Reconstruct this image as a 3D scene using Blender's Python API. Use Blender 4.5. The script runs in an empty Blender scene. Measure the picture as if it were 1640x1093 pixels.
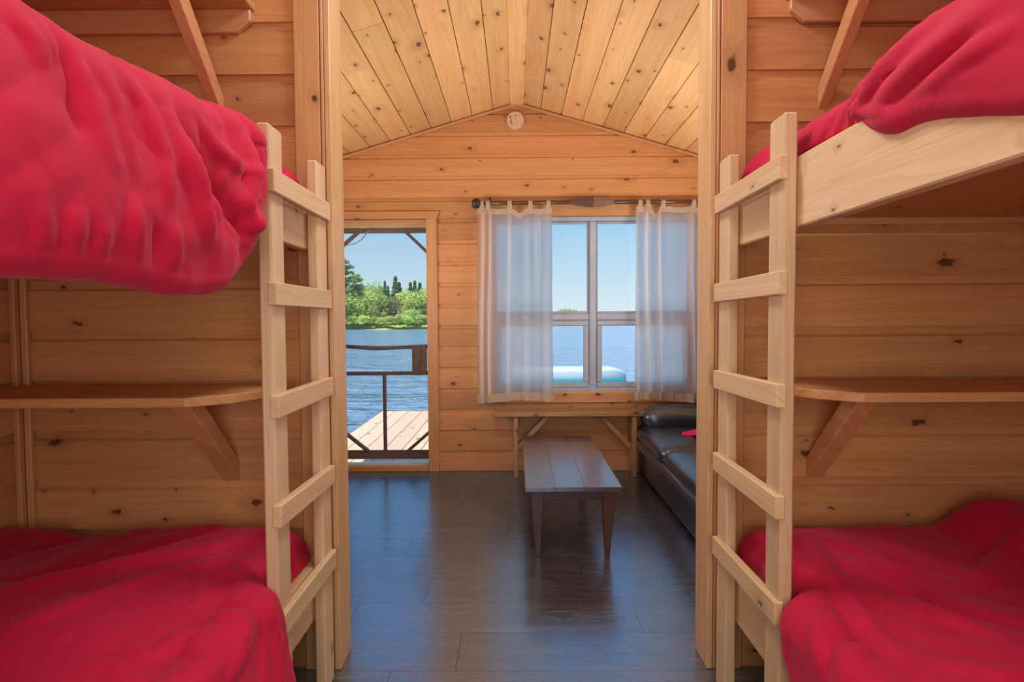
import bpy, bmesh, math, random
import numpy as np
from mathutils import Vector, Matrix
R = random.Random(7)
D = bpy.data
S = bpy.context.scene
COL = S.collection

# ------------------------------------------------------------------ camera, sky, sun, lights, exposure
Yc = Vector((6.0, 37.5, 940.0)).normalized()            # depth axis as the lens sees it (right, up, forward)
Zc = Vector((-0.0064, 1.0, 0.0)); Zc.z = -(Zc.x*Yc.x + Zc.y*Yc.y)/Yc.z; Zc.normalize()
Xc = Vector((Yc.y*Zc.z-Yc.z*Zc.y, Yc.z*Zc.x-Yc.x*Zc.z, Yc.x*Zc.y-Yc.y*Zc.x))
if Xc.x < 0: Xc = -Xc
cam_data = D.cameras.new('camera'); cam = D.objects.new('camera', cam_data); COL.objects.link(cam)
cam_data.sensor_width = 36.0; cam_data.lens = 940.0/1640.0*36.0
cam_data.clip_start = 0.02; cam_data.clip_end = 4000
rot = Matrix(((Xc.x, Xc.y, -Xc.z), (Yc.x, Yc.y, -Yc.z), (Zc.x, Zc.y, -Zc.z)))
cam.matrix_world = Matrix.Translation((0, 0, 1.30)) @ rot.to_4x4()
S.camera = cam

world = D.worlds.new('sky'); S.world = world; world.use_nodes = True
wt = world.node_tree; wt.nodes.clear()
w_out = wt.nodes.new('ShaderNodeOutputWorld'); w_bg = wt.nodes.new('ShaderNodeBackground')
w_tc = wt.nodes.new('ShaderNodeTexCoord'); w_sep = wt.nodes.new('ShaderNodeSeparateXYZ'); w_ramp = wt.nodes.new('ShaderNodeValToRGB')
wt.links.new(w_tc.outputs['Generated'], w_sep.inputs[0]); wt.links.new(w_sep.outputs['Z'], w_ramp.inputs[0])
wt.links.new(w_ramp.outputs[0], w_bg.inputs[0]); wt.links.new(w_bg.outputs[0], w_out.inputs[0])
e = w_ramp.color_ramp.elements
e[0].position = 0.0; e[0].color = (0.74, 0.88, 0.94, 1)
e[1].position = 1.0; e[1].color = (0.10, 0.27, 0.62, 1)
for p, c in ((0.05, (0.60, 0.81, 0.94)), (0.15, (0.37, 0.66, 0.92)), (0.45, (0.19, 0.45, 0.82))):
    k = e.new(p); k.color = c + (1,)
w_bg.inputs['Strength'].default_value = 1.0

def light(name, kind, loc, target, energy, color=(1, 1, 1), size=1.0, size_y=None):
    l = D.lights.new(name, kind); l.energy = energy; l.color = color
    if kind == 'AREA':
        l.shape = 'RECTANGLE'; l.size = size; l.size_y = size_y or size
    o = D.objects.new(name, l); COL.objects.link(o)
    o.location = loc
    o.rotation_euler = (Vector(target)-Vector(loc)).to_track_quat('-Z', 'Y').to_euler()
    return o
sun = light('sun', 'SUN', (-9.0, -10.0, 30), (0, 0, 0), 5.0, (1.0, 0.95, 0.86)); sun.data.angle = 0.01
# unseen fill lights, added to brighten the cabin; one by each added side window
light('side_fill_light', 'AREA', (-1.74, 3.55, 1.50), (0.2, 3.6, 2.85), 32, (1.0, 0.96, 0.90), 1.0, 0.85)
light('side_fill_light', 'AREA', (1.78, 3.55, 1.55), (-0.2, 3.6, 2.85), 32, (1.0, 0.96, 0.90), 1.0, 0.8)
light('overhead_fill_light', 'AREA', (0.02, 1.80, 2.94), (0.02, 1.1, 0.5), 23, (0.90, 0.96, 1.0), 0.35, 0.35)  # added overhead fill without a fixture, brings out the duvet folds
light('bunk_fill_light', 'AREA', (0.02, 0.45, 2.75), (0.02, 0.75, 0.0), 10, (1.0, 0.95, 0.88), 0.8, 1.2)  # added soft fill above the bunks, no fixture
light('rear_fill_light', 'AREA', (0.02, -0.55, 1.35), (0.02, 3.0, 1.10), 29, (1.0, 0.95, 0.88), 1.3, 1.3)  # added fill behind the camera, lifts the partition walls
vs = S.view_settings
vs.view_transform = 'Standard'; vs.look = 'None'; vs.exposure = 0.0; vs.gamma = 1.0; vs.use_curve_mapping = False
S.display_settings.display_device = 'sRGB'
S.cycles.max_bounces = 10; S.cycles.diffuse_bounces = 6; S.cycles.transparent_max_bounces = 16
S.cycles.caustics_reflective = False; S.cycles.caustics_refractive = False

# ------------------------------------------------------------------ materials
class NT:
    def __init__(s, name):
        s.m = D.materials.new(name); s.m.use_nodes = True; s.t = s.m.node_tree; s.t.nodes.clear()
        s.out = s.n('ShaderNodeOutputMaterial')
    def n(s, typ, **k):
        nd = s.t.nodes.new(typ)
        for a, v in k.items(): setattr(nd, a, v)
        return nd
    def l(s, a, b): s.t.links.new(a, b)
    def put(s, sock, v):
        if hasattr(v, 'links'): s.l(v, sock)
        else: sock.default_value = v
    def math(s, op, a, b=0.0, c=0.0):
        nd = s.n('ShaderNodeMath', operation=op); s.put(nd.inputs[0], a); s.put(nd.inputs[1], b); s.put(nd.inputs[2], c); return nd.outputs[0]
    def vmath(s, op, a, b):
        nd = s.n('ShaderNodeVectorMath', operation=op); s.put(nd.inputs[0], a); s.put(nd.inputs[1], b); return nd.outputs[0]
    def noise(s, vec, scale, detail=3.0, rough=0.55, dist=0.0):
        nd = s.n('ShaderNodeTexNoise'); s.put(nd.inputs['Vector'], vec); nd.inputs['Scale'].default_value = scale
        nd.inputs['Detail'].default_value = detail; nd.inputs['Roughness'].default_value = rough; nd.inputs['Distortion'].default_value = dist
        return nd.outputs[0]
    def ramp(s, f, stops):
        nd = s.n('ShaderNodeValToRGB'); s.put(nd.inputs[0], f); e = nd.color_ramp.elements
        e[0].position, e[0].color = stops[0][0], tuple(stops[0][1]) + (1,)
        e[1].position, e[1].color = stops[-1][0], tuple(stops[-1][1]) + (1,)
        for p, c in stops[1:-1]:
            k = e.new(p); k.color = tuple(c) + (1,)
        return nd.outputs[0]
    def mix(s, f, a, b, mode='MIX'):
        nd = s.n('ShaderNodeMix', data_type='RGBA', blend_type=mode)
        s.put(nd.inputs[0], f)
        for i, v in ((6, a), (7, b)):
            if hasattr(v, 'links'): s.l(v, nd.inputs[i])
            else: nd.inputs[i].default_value = tuple(v) + (1,)
        return nd.outputs[2]
    def maprange(s, v, a, b, c=0.0, d=1.0):
        nd = s.n('ShaderNodeMapRange'); s.put(nd.inputs[0], v)
        for i, x in enumerate((a, b, c, d)): nd.inputs[i+1].default_value = x
        return nd.outputs[0]
    def bsdf(s, **k):
        nd = s.n('ShaderNodeBsdfPrincipled')
        for a, v in k.items():
            a = a.replace('_', ' ')
            if isinstance(v, tuple) and len(v) == 3: v = v + (1,)
            s.put(nd.inputs[a], v)
        return nd
    def bump(s, h, strength=0.3, dist=0.01, prev=None):
        nd = s.n('ShaderNodeBump'); s.l(h, nd.inputs['Height']); nd.inputs['Strength'].default_value = strength; nd.inputs['Distance'].default_value = dist
        if prev: s.l(prev, nd.inputs['Normal'])
        return nd.outputs[0]
    def end(s, node):
        s.l(node.outputs[0] if hasattr(node, 'outputs') else node, s.out.inputs[0]); return s.m

def local(nt):
    """object coordinates, grain along X, shifted at random for every board"""
    tc = nt.n('ShaderNodeTexCoord'); oi = nt.n('ShaderNodeObjectInfo')
    cx = nt.n('ShaderNodeCombineXYZ')
    for i, k in enumerate((57.0, 31.0, 83.0)): nt.l(nt.math('MULTIPLY', oi.outputs['Random'], k), cx.inputs[i])
    return nt.vmath('ADD', tc.outputs['Object'], cx.outputs[0]), oi.outputs['Random'], tc

def wood(name, light_c, dark_c, knots=0.4, rough=0.45, knot_c=(0.09, 0.028, 0.010), tone=0.16, kr=0.085, coat=0.0, fine=0.35, spec=0.5, coat_ior=1.5, coat_rough=0.25):
    nt = NT(name); v, rnd, tc = local(nt)
    sep = nt.n('ShaderNodeSeparateXYZ'); nt.l(v, sep.inputs[0])
    vv = nt.math('ADD', sep.outputs[1], sep.outputs[2])
    # knots: sparse cells on the board face
    kv = nt.n('ShaderNodeCombineXYZ'); nt.l(nt.math('MULTIPLY', sep.outputs[0], 3.6), kv.inputs[0]); nt.l(nt.math('MULTIPLY', vv, 6.2), kv.inputs[1])
    wob = nt.n('ShaderNodeTexNoise'); nt.l(v, wob.inputs['Vector']); wob.inputs['Scale'].default_value = 42
    wv = nt.vmath('ADD', kv.outputs[0], nt.vmath('SCALE', wob.outputs[1], (0, 0, 0)))
    vs_ = wv.node; sc = [n for n in nt.t.nodes if n.type == 'VECT_MATH' and n.operation == 'SCALE'][-1]; sc.inputs['Scale'].default_value = 0.16
    vor = nt.n('ShaderNodeTexVoronoi', voronoi_dimensions='2D', feature='F1'); nt.l(wv, vor.inputs['Vector']); vor.inputs['Scale'].default_value = 1.0; vor.inputs['Randomness'].default_value = 0.9
    vc = nt.n('ShaderNodeSeparateColor'); nt.l(vor.outputs['Color'], vc.inputs[0])
    rad = nt.math('MULTIPLY_ADD', nt.math('POWER', vc.outputs[1], 2.0), kr*1.0, kr*0.32)
    on = nt.math('LESS_THAN', vc.outputs[0], knots)
    q = nt.math('DIVIDE', vor.outputs['Distance'], rad)
    core = nt.math('MULTIPLY', nt.maprange(q, 0.75, 1.15, 1, 0), on)
    ring = nt.math('MULTIPLY', nt.maprange(q, 0.5, 4.0, 1, 0), on)
    # grain bends round the knots
    bend = nt.math('MULTIPLY', ring, 0.05)
    gv = nt.n('ShaderNodeCombineXYZ'); nt.l(nt.math('MULTIPLY', sep.outputs[0], 0.55), gv.inputs[0])
    nt.l(nt.math('MULTIPLY', nt.math('ADD', vv, bend), 13.0), gv.inputs[1]); nt.l(nt.math('MULTIPLY', rnd, 40.0), gv.inputs[2])
    g1 = nt.noise(gv.outputs[0], 1.0, 3.0, 0.5, 0.7)
    rings = nt.math('FRACT', nt.math('MULTIPLY', g1, 9.0))
    fv = nt.n('ShaderNodeCombineXYZ'); nt.l(nt.math('MULTIPLY', sep.outputs[0], 4.0), fv.inputs[0]); nt.l(nt.math('MULTIPLY', vv, 190.0), fv.inputs[1]); nt.l(rnd, fv.inputs[2])
    g2 = nt.noise(fv.outputs[0], 1.0, 2.0, 0.6)
    f = nt.math('ADD', nt.math('MULTIPLY', nt.maprange(rings, 0.0, 1.0), 0.38), nt.math('MULTIPLY', g2, fine))
    f = nt.math('ADD', f, nt.math('MULTIPLY', nt.math('SUBTRACT', g1, 0.5), 0.9))
    c = nt.mix(nt.maprange(f, 0.05, 0.75), light_c, dark_c)
    c = nt.mix(nt.math('MULTIPLY', ring, 0.45), c, tuple(x*0.55 for x in dark_c))
    c = nt.mix(nt.math('MULTIPLY', core, 0.92), c, knot_c)
    hs = nt.n('ShaderNodeHueSaturation'); nt.l(c, hs.inputs['Color'])
    nt.l(nt.math('MULTIPLY_ADD', rnd, 2*tone, 1.0-tone), hs.inputs['Value'])
    r2 = nt.math('FRACT', nt.math('MULTIPLY', rnd, 17.3))
    nt.l(nt.math('MULTIPLY_ADD', r2, 0.010, 0.493), hs.inputs['Hue'])
    b = nt.bsdf(Base_Color=hs.outputs[0], Roughness=rough, Specular_IOR_Level=spec, Coat_Weight=coat, Coat_Roughness=coat_rough, Coat_IOR=coat_ior)
    nt.l(nt.bump(f, 0.12, 0.004), b.inputs['Normal'])
    return nt.end(b)

M = {}
M['wall'] = wood('varnished_pine_wall', (0.60, 0.295, 0.116), (0.47, 0.205, 0.074), knots=0.48, rough=0.42, kr=0.072)
M['ceil'] = wood('varnished_pine_ceiling', (0.82, 0.525, 0.24), (0.68, 0.37, 0.135), knots=0.66, rough=0.42, tone=0.13, kr=0.085, knot_c=(0.13, 0.05, 0.02))
M['trim'] = wood('varnished_pine_trim', (0.60, 0.312, 0.138), (0.49, 0.228, 0.092), knots=0.10, rough=0.4, tone=0.06)
M['jamb'] = wood('pale_pine_jamb', (0.66, 0.43, 0.21), (0.50, 0.285, 0.115), knots=0.14, rough=0.42, tone=0.05)
M['lumber'] = wood('bare_pine_lumber', (0.64, 0.45, 0.26), (0.52, 0.33, 0.158), knots=0.30, rough=0.55, tone=0.08, kr=0.06, knot_c=(0.16, 0.07, 0.03))
M['ply'] = wood('fir_plywood', (0.60, 0.315, 0.12), (0.47, 0.20, 0.065), knots=0.08, rough=0.5, tone=0.05)
M['weathered'] = wood('weathered_wood', (0.20, 0.14, 0.12), (0.10, 0.065, 0.055), knots=0.1, rough=0.7, tone=0.1)
M['deck'] = wood('bleached_deck_wood', (0.82, 0.62, 0.44), (0.72, 0.50, 0.33), knots=0.2, rough=0.7, tone=0.08)
M['table'] = wood('worn_mahogany_stain', (0.080, 0.030, 0.023), (0.034, 0.013, 0.011), knots=0.12, rough=0.32, tone=0.10, coat=1.0, coat_ior=1.8, coat_rough=0.20, knot_c=(0.01, 0.006, 0.005))
M['table_leg'] = wood('mahogany_stain_legs', (0.095, 0.032, 0.022), (0.045, 0.015, 0.011), knots=0.1, rough=0.42, tone=0.08)
M['bench'] = wood('honey_pine_bench', (0.40, 0.215, 0.095), (0.29, 0.14, 0.055), knots=0.15, rough=0.35, tone=0.06, coat=0.3)

def floor_mat():
    nt = NT('dark_vinyl_plank'); v, rnd, tc = local(nt)
    mp = nt.n('ShaderNodeMapping'); nt.l(v, mp.inputs[0]); mp.inputs['Scale'].default_value = (2.2, 26, 1)
    g = nt.noise(mp.outputs[0], 1.0, 4.0, 0.6, 0.8)
    mp2 = nt.n('ShaderNodeMapping'); nt.l(v, mp2.inputs[0]); mp2.inputs['Scale'].default_value = (7, 120, 1)
    g2 = nt.noise(mp2.outputs[0], 1.0, 2.0, 0.6)
    f = nt.math('ADD', nt.math('MULTIPLY', g, 0.65), nt.math('MULTIPLY', g2, 0.35))
    c = nt.ramp(f, [(0.30, (0.040, 0.028, 0.029)), (0.52, (0.085, 0.062, 0.066)), (0.72, (0.17, 0.13, 0.135))])
    hs = nt.n('ShaderNodeHueSaturation'); nt.l(c, hs.inputs['Color']); nt.l(nt.math('MULTIPLY_ADD', rnd, 0.24, 0.88), hs.inputs['Value'])
    b = nt.bsdf(Base_Color=hs.outputs[0], Roughness=nt.maprange(g2, 0.3, 0.8, 0.17, 0.34), IOR=5.5, Specular_Tint=(0.54, 0.80, 1.0))  # specular tint paints extra sky blue into the floor reflections
    nt.l(nt.bump(f, 0.32, 0.003), b.inputs['Normal'])
    return nt.end(b)
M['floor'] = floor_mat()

def cloth_mat(name, base, sheen_c, wr=1.0):
    nt = NT(name); tc = nt.n('ShaderNodeTexCoord')
    n1 = nt.noise(tc.outputs['Object'], 9.0, 2.0, 0.5, 0.4)
    mp = nt.n('ShaderNodeMapping'); nt.l(tc.outputs['Object'], mp.inputs[0]); mp.inputs['Scale'].default_value = (26, 20, 16); mp.inputs['Rotation'].default_value = (0.4, 0.2, 0.5)
    n2 = nt.noise(mp.outputs[0], 1.0, 2.0, 0.5, 0.3)
    n3 = nt.noise(tc.outputs['Object'], 900.0, 1.0)
    b = nt.bsdf(Base_Color=base, Roughness=0.82, Sheen_Weight=0.16, Sheen_Roughness=0.4, Sheen_Tint=sheen_c, Specular_IOR_Level=0.2)
    bp = nt.bump(n1, 0.30*wr, 0.020); bp = nt.bump(n2, 0.20*wr, 0.008, bp); bp = nt.bump(n3, 0.10, 0.001, bp)
    nt.l(bp, b.inputs['Normal'])
    return nt.end(b)
M['crimson'] = cloth_mat('crimson_cotton', (0.45, 0.007, 0.038), (1.0, 0.35, 0.50))
M['pink'] = cloth_mat('pink_cloth', (0.75, 0.03, 0.16), (1, 0.6, 0.7))

def simple(name, c, rough=0.5, metal=0.0, bump=0.0, scale=60, spec=0.5, coat=0.0):
    nt = NT(name); tc = nt.n('ShaderNodeTexCoord'); n = nt.noise(tc.outputs['Object'], scale, 3.0)
    col = nt.mix(nt.maprange(n, 0.3, 0.7), tuple(x*0.88 for x in c), tuple(min(1, x*1.1) for x in c))
    b = nt.bsdf(Base_Color=col, Roughness=rough, Metallic=metal, Specular_IOR_Level=spec, Coat_Weight=coat, Coat_Roughness=0.15)
    if bump: nt.l(nt.bump(n, bump, 0.01), b.inputs['Normal'])
    return nt.end(b)
M['vinyl'] = simple('white_vinyl_frame', (0.40, 0.455, 0.56), 0.35, scale=3)
M['mattress'] = simple('grey_mattress_ticking', (0.42, 0.42, 0.46), 0.8)
M['iron'] = simple('dark_iron', (0.05, 0.04, 0.035), 0.5, 0.4)
M['rod'] = simple('dark_oiled_wood', (0.10, 0.045, 0.035), 0.35, coat=0.4)
M['rod_pale'] = simple('worn_brown_wood', (0.21, 0.115, 0.075), 0.4)
M['steel'] = simple('galvanised_chain', (0.45, 0.45, 0.48), 0.35, 0.8)
M['alu'] = simple('bright_sill_metal', (0.66, 0.64, 0.60), 0.3, 0.3)
M['disc'] = simple('pale_birch_slice', (0.66, 0.46, 0.32), 0.6, scale=40)
M['mark'] = simple('charcoal_mark', (0.06, 0.03, 0.02), 0.8)
M['boat_white'] = simple('white_hull_paint', (0.62, 0.70, 0.72), 0.4)
M['boat_teal'] = simple('teal_hull_stripe', (0.07, 0.34, 0.38), 0.4)
M['grass'] = simple('shore_grass', (0.42, 0.52, 0.13), 0.9, scale=2)
M['earth'] = simple('forest_floor', (0.09, 0.11, 0.04), 0.9, scale=1)
M['roofing'] = simple('roof_boards', (0.12, 0.10, 0.09), 0.8)
M['bark'] = simple('grey_bark', (0.20, 0.15, 0.12), 0.9, scale=8)

def leather():
    nt = NT('black_leather'); tc = nt.n('ShaderNodeTexCoord')
    n1 = nt.noise(tc.outputs['Object'], 11.0, 3.0, 0.6, 1.5)
    v = nt.n('ShaderNodeTexVoronoi', feature='DISTANCE_TO_EDGE'); nt.l(tc.outputs['Object'], v.inputs['Vector']); v.inputs['Scale'].default_value = 260
    mp = nt.n('ShaderNodeMapping'); nt.l(tc.outputs['Object'], mp.inputs[0]); mp.inputs['Scale'].default_value = (30, 12, 12)
    n2 = nt.noise(mp.outputs[0], 1.0, 3.0, 0.6, 1.5); rid = nt.math('ABSOLUTE', nt.math('SUBTRACT', n2, 0.5))
    b = nt.bsdf(Base_Color=(0.014, 0.021, 0.031), Roughness=0.34, Specular_IOR_Level=1.0, Specular_Tint=(0.65, 0.83, 1.0), Coat_Tint=(0.8, 0.9, 1.0), Coat_Weight=0.8, Coat_Roughness=0.28, Coat_IOR=1.8)  # bluish base and tints put the window's reflected blue into the leather
    bp = nt.bump(n1, 0.25, 0.02); bp = nt.bump(rid, 0.35, 0.01, bp); bp = nt.bump(v.outputs['Distance'], 0.2, 0.001, bp)
    nt.l(bp, b.inputs['Normal'])
    return nt.end(b)
M['leather'] = leather()

def curtain_mat(name, c, trans, weave=0.0):
    nt = NT(name); tc = nt.n('ShaderNodeTexCoord')
    mp = nt.n('ShaderNodeMapping'); nt.l(tc.outputs['Object'], mp.inputs[0]); mp.inputs['Scale'].default_value = (420, 420, 420)
    n = nt.noise(mp.outputs[0], 1.0, 1.0)
    n2 = nt.noise(tc.outputs['Object'], 14.0, 3.0, 0.6, 1.0)
    d = nt.n('ShaderNodeBsdfDiffuse'); d.inputs[0].default_value = c + (1,)
    t = nt.n('ShaderNodeBsdfTranslucent'); t.inputs[0].default_value = c + (1,)
    bp = nt.bump(n2, 0.35, 0.02); bp = nt.bump(n, 0.2, 0.001, bp)
    nt.l(bp, d.inputs['Normal']); nt.l(bp, t.inputs['Normal'])
    mx = nt.n('ShaderNodeMixShader'); mx.inputs[0].default_value = trans; nt.l(d.outputs[0], mx.inputs[1]); nt.l(t.outputs[0], mx.inputs[2])
    op = nt.n('ShaderNodeBsdfTransparent'); m2 = nt.n('ShaderNodeMixShader'); m2.inputs[0].default_value = weave; nt.l(mx.outputs[0], m2.inputs[1]); nt.l(op.outputs[0], m2.inputs[2])
    return nt.end(m2)
M['curtain'] = curtain_mat('thin_cotton', (0.96, 0.97, 0.98), 0.92, 0.12)
M['hem'] = curtain_mat('doubled_cotton', (0.76, 0.67, 0.54), 0.50, 0.05)

def glass():
    nt = NT('window_glass'); t = nt.n('ShaderNodeBsdfTransparent'); g = nt.n('ShaderNodeBsdfGlossy'); g.inputs['Roughness'].default_value = 0.02
    fr = nt.n('ShaderNodeFresnel'); fr.inputs[0].default_value = 1.35
    mx = nt.n('ShaderNodeMixShader'); nt.l(fr.outputs[0], mx.inputs[0]); nt.l(t.outputs[0], mx.inputs[1]); nt.l(g.outputs[0], mx.inputs[2])
    return nt.end(mx)
M['glass'] = glass()
def screen():
    nt = NT('insect_screen'); t = nt.n('ShaderNodeBsdfTransparent'); d = nt.n('ShaderNodeBsdfDiffuse'); d.inputs[0].default_value = (0.35, 0.37, 0.40, 1)
    mx = nt.n('ShaderNodeMixShader'); mx.inputs[0].default_value = 0.08; nt.l(t.outputs[0], mx.inputs[1]); nt.l(d.outputs[0], mx.inputs[2])
    return nt.end(mx)
M['screen'] = screen()

def water():
    nt = NT('lake_water'); tc = nt.n('ShaderNodeTexCoord')
    h = None
    for sc, rx in ((0.10, 3.2), (0.45, 2.6), (1.6, 2.2)):
        mp = nt.n('ShaderNodeMapping'); nt.l(tc.outputs['Object'], mp.inputs[0]); mp.inputs['Scale'].default_value = (sc, sc*rx, 1); mp.inputs['Rotation'].default_value = (0, 0, 0.12)
        n = nt.noise(mp.outputs[0], 1.0, 4.0, 0.6, 0.6)
        h = n if h is None else nt.math('ADD', h, nt.math('MULTIPLY', n, 0.45 if sc < 1 else 0.22))
    c = nt.mix(nt.maprange(h, 0.5, 0.9), (0.25, 0.50, 0.86), (0.32, 0.57, 0.90))  # crests coloured a little lighter, ripple light painted into the base
    b = nt.bsdf(Base_Color=c, Roughness=0.10, IOR=1.33)
    nt.l(nt.bump(h, 1.0, 4.5), b.inputs['Normal'])
    return nt.end(b)
M['water'] = water()

def leafmat(name, c, c2):
    nt = NT(name); tc = nt.n('ShaderNodeTexCoord'); oi = nt.n('ShaderNodeObjectInfo')
    n = nt.noise(tc.outputs['Object'], 0.9, 4.0, 0.7)
    col = nt.mix(nt.maprange(n, 0.35, 0.65), c, c2)
    hs = nt.n('ShaderNodeHueSaturation'); nt.l(col, hs.inputs['Color']); nt.l(nt.math('MULTIPLY_ADD', oi.outputs['Random'], 0.4, 0.8), hs.inputs['Value'])
    d = nt.n('ShaderNodeBsdfDiffuse'); nt.l(hs.outputs[0], d.inputs[0]); t = nt.n('ShaderNodeBsdfTranslucent'); nt.l(hs.outputs[0], t.inputs[0])
    mx = nt.n('ShaderNodeMixShader'); mx.inputs[0].default_value = 0.3; nt.l(d.outputs[0], mx.inputs[1]); nt.l(t.outputs[0], mx.inputs[2])
    return nt.end(mx)
M['leaf_light'] = leafmat('birch_leaves', (0.66, 0.78, 0.24), (0.80, 0.86, 0.42))
M['leaf_mid'] = leafmat('maple_leaves', (0.48, 0.66, 0.20), (0.68, 0.78, 0.36))
M['leaf_dark'] = leafmat('spruce_needles', (0.15, 0.31, 0.15), (0.27, 0.44, 0.20))
M['leaf_pine'] = leafmat('pine_needles', (0.34, 0.50, 0.22), (0.66, 0.68, 0.40))
M['leaf_dead'] = leafmat('bare_twigs', (0.40, 0.32, 0.28), (0.60, 0.50, 0.44))
M['hill'] = leafmat('far_forest', (0.20, 0.36, 0.16), (0.34, 0.48, 0.26))

# ------------------------------------------------------------------ helpers
def obj(name, me, mat=None, parent=None):
    o = D.objects.new(name, me); COL.objects.link(o)
    if mat is not None and not me.materials: me.materials.append(mat)
    if parent is not None: o.parent = parent
    return o
def empty(name, loc=(0, 0, 0)):
    o = D.objects.new(name, None); COL.objects.link(o); o.location = loc; o.empty_display_size = 0.1
    return o
def thing(name, label, cat, loc=(0, 0, 0), group=None):
    o = empty(name, loc); return tag(o, label, cat, group)
def tag(o, label, cat, group=None):
    o['label'] = label; o['category'] = cat
    if group: o['group'] = group
    return o
def struct(name, loc=(0, 0, 0)):
    o = empty(name, loc); o['kind'] = 'structure'; return o
def place(o, loc, ux=(1, 0, 0), uy=(0, 1, 0)):
    """put o at world loc with local X along ux, local Y along (about) uy; parents here are never rotated"""
    x = Vector(ux).normalized(); z = x.cross(Vector(uy)).normalized(); y = z.cross(x)
    m = Matrix((x, y, z)).transposed().to_4x4(); m.translation = Vector(loc)
    if o.parent: m = Matrix.Translation(o.parent.location).inverted() @ m
    o.matrix_basis = m
    return o
def mesh(name, v, f, smooth=False):
    me = D.meshes.new(name); me.from_pydata([tuple(map(float, p)) for p in v], [], [tuple(map(int, q)) for q in f]); me.update()
    if smooth: me.polygons.foreach_set('use_smooth', [True]*len(me.polygons))
    return me
_cache = {}
def box_mesh(L, W, T, bev=0.003, mat=None):
    key = (round(L, 4), round(W, 4), round(T, 4), bev, mat.name if mat else None)
    if key in _cache: return _cache[key]
    bm = bmesh.new(); bmesh.ops.create_cube(bm, size=1.0)
    bmesh.ops.scale(bm, vec=(L, W, T), verts=bm.verts)
    if bev: bmesh.ops.bevel(bm, geom=bm.edges[:], offset=min(bev, T*0.45, W*0.45), segments=1, affect='EDGES')
    me = D.meshes.new('board'); bm.to_mesh(me); bm.free()
    if mat: me.materials.append(mat)
    _cache[key] = me
    return me
def board(name, parent, mat, L, W, T, loc, ux=(1, 0, 0), uy=(0, 1, 0), bev=0.003):
    """one board: L along ux (grain), W along uy, T thick, centred on world loc"""
    return place(obj(name, box_mesh(L, W, T, bev, mat), mat, parent), loc, ux, uy)
def between(name, parent, mat, a, b, W, T, uy, bev=0.003):
    a, b = Vector(a), Vector(b)
    return board(name, parent, mat, (b-a).length, W, T, (a+b)/2, b-a, uy, bev)
def prism(name, parent, mat, poly, T, loc, ux=(1, 0, 0), uy=(0, 1, 0), bev=0.003):
    """polygon (in local XY) extruded T along local Z, centred"""
    bm = bmesh.new()
    vs_ = [bm.verts.new((x, y, -T/2)) for x, y in poly]; bm.faces.new(vs_)
    r = bmesh.ops.extrude_face_region(bm, geom=bm.faces[:])
    bmesh.ops.translate(bm, vec=(0, 0, T), verts=[g for g in r['geom'] if isinstance(g, bmesh.types.BMVert)])
    bmesh.ops.recalc_face_normals(bm, faces=bm.faces[:])
    if bev: bmesh.ops.bevel(bm, geom=bm.edges[:], offset=bev, segments=1, affect='EDGES')
    me = D.meshes.new(name); bm.to_mesh(me); bm.free()
    return place(obj(name, me, mat, parent), loc, ux, uy)
def tube_mesh(pts, rad, n=10, flat=1.0):
    pts = [Vector(p) for p in pts]; v = []; f = []
    rad = rad if isinstance(rad, (list, tuple)) else [rad]*len(pts)
    for i, p in enumerate(pts):
        t = (pts[min(i+1, len(pts)-1)]-pts[max(i-1, 0)]).normalized()
        a = t.cross(Vector((0, 1, 0)) if abs(t.y) < 0.9 else Vector((0, 0, 1))).normalized(); b = t.cross(a)
        for k in range(n):
            w = 2*math.pi*k/n; v.append(p + a*math.cos(w)*rad[i] + b*math.sin(w)*rad[i]*flat)
    for i in range(len(pts)-1):
        for k in range(n): f.append((i*n+k, i*n+(k+1) % n, (i+1)*n+(k+1) % n, (i+1)*n+k))
    f.append(tuple(range(n-1, -1, -1))); f.append(tuple((len(pts)-1)*n+k for k in range(n)))
    return mesh('tube', v, f, True)
def soft_mesh(L, W, H, r, seg=5, puff=0.0, cuts=10, noise=0.0, seed=0):
    """upholstered block, rounded edges, domed top"""
    bm = bmesh.new(); bmesh.ops.create_cube(bm, size=1.0)
    bmesh.ops.subdivide_edges(bm, edges=bm.edges[:], cuts=cuts, use_grid_fill=True)
    for v in bm.verts:
        p = Vector((v.co.x*L, v.co.y*W, v.co.z*H)); h = Vector((L/2-r, W/2-r, H/2-r))
        c = Vector((max(-h.x, min(h.x, p.x)), max(-h.y, min(h.y, p.y)), max(-h.z, min(h.z, p.z))))
        # re-space the outer rings so that the corners are round
        d = p-c
        if d.length > 1e-6: p = c + d.normalized()*r
        gx, gy = v.co.x*2, v.co.y*2
        k = (1-gx**4)*(1-gy**4)
        p.z += puff*k*(1 if v.co.z > 0 else 0.25)
        if noise:
            p.z += noise*math.sin(p.x*17+seed)*math.sin(p.y*13+seed*2)*(1 if v.co.z > 0 else 0)
            p.x += noise*math.sin(p.y*23+seed)*0.6
        v.co = p
    me = D.meshes.new('soft'); bm.to_mesh(me); bm.free()
    me.polygons.foreach_set('use_smooth', [True]*len(me.polygons))
    return me

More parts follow.
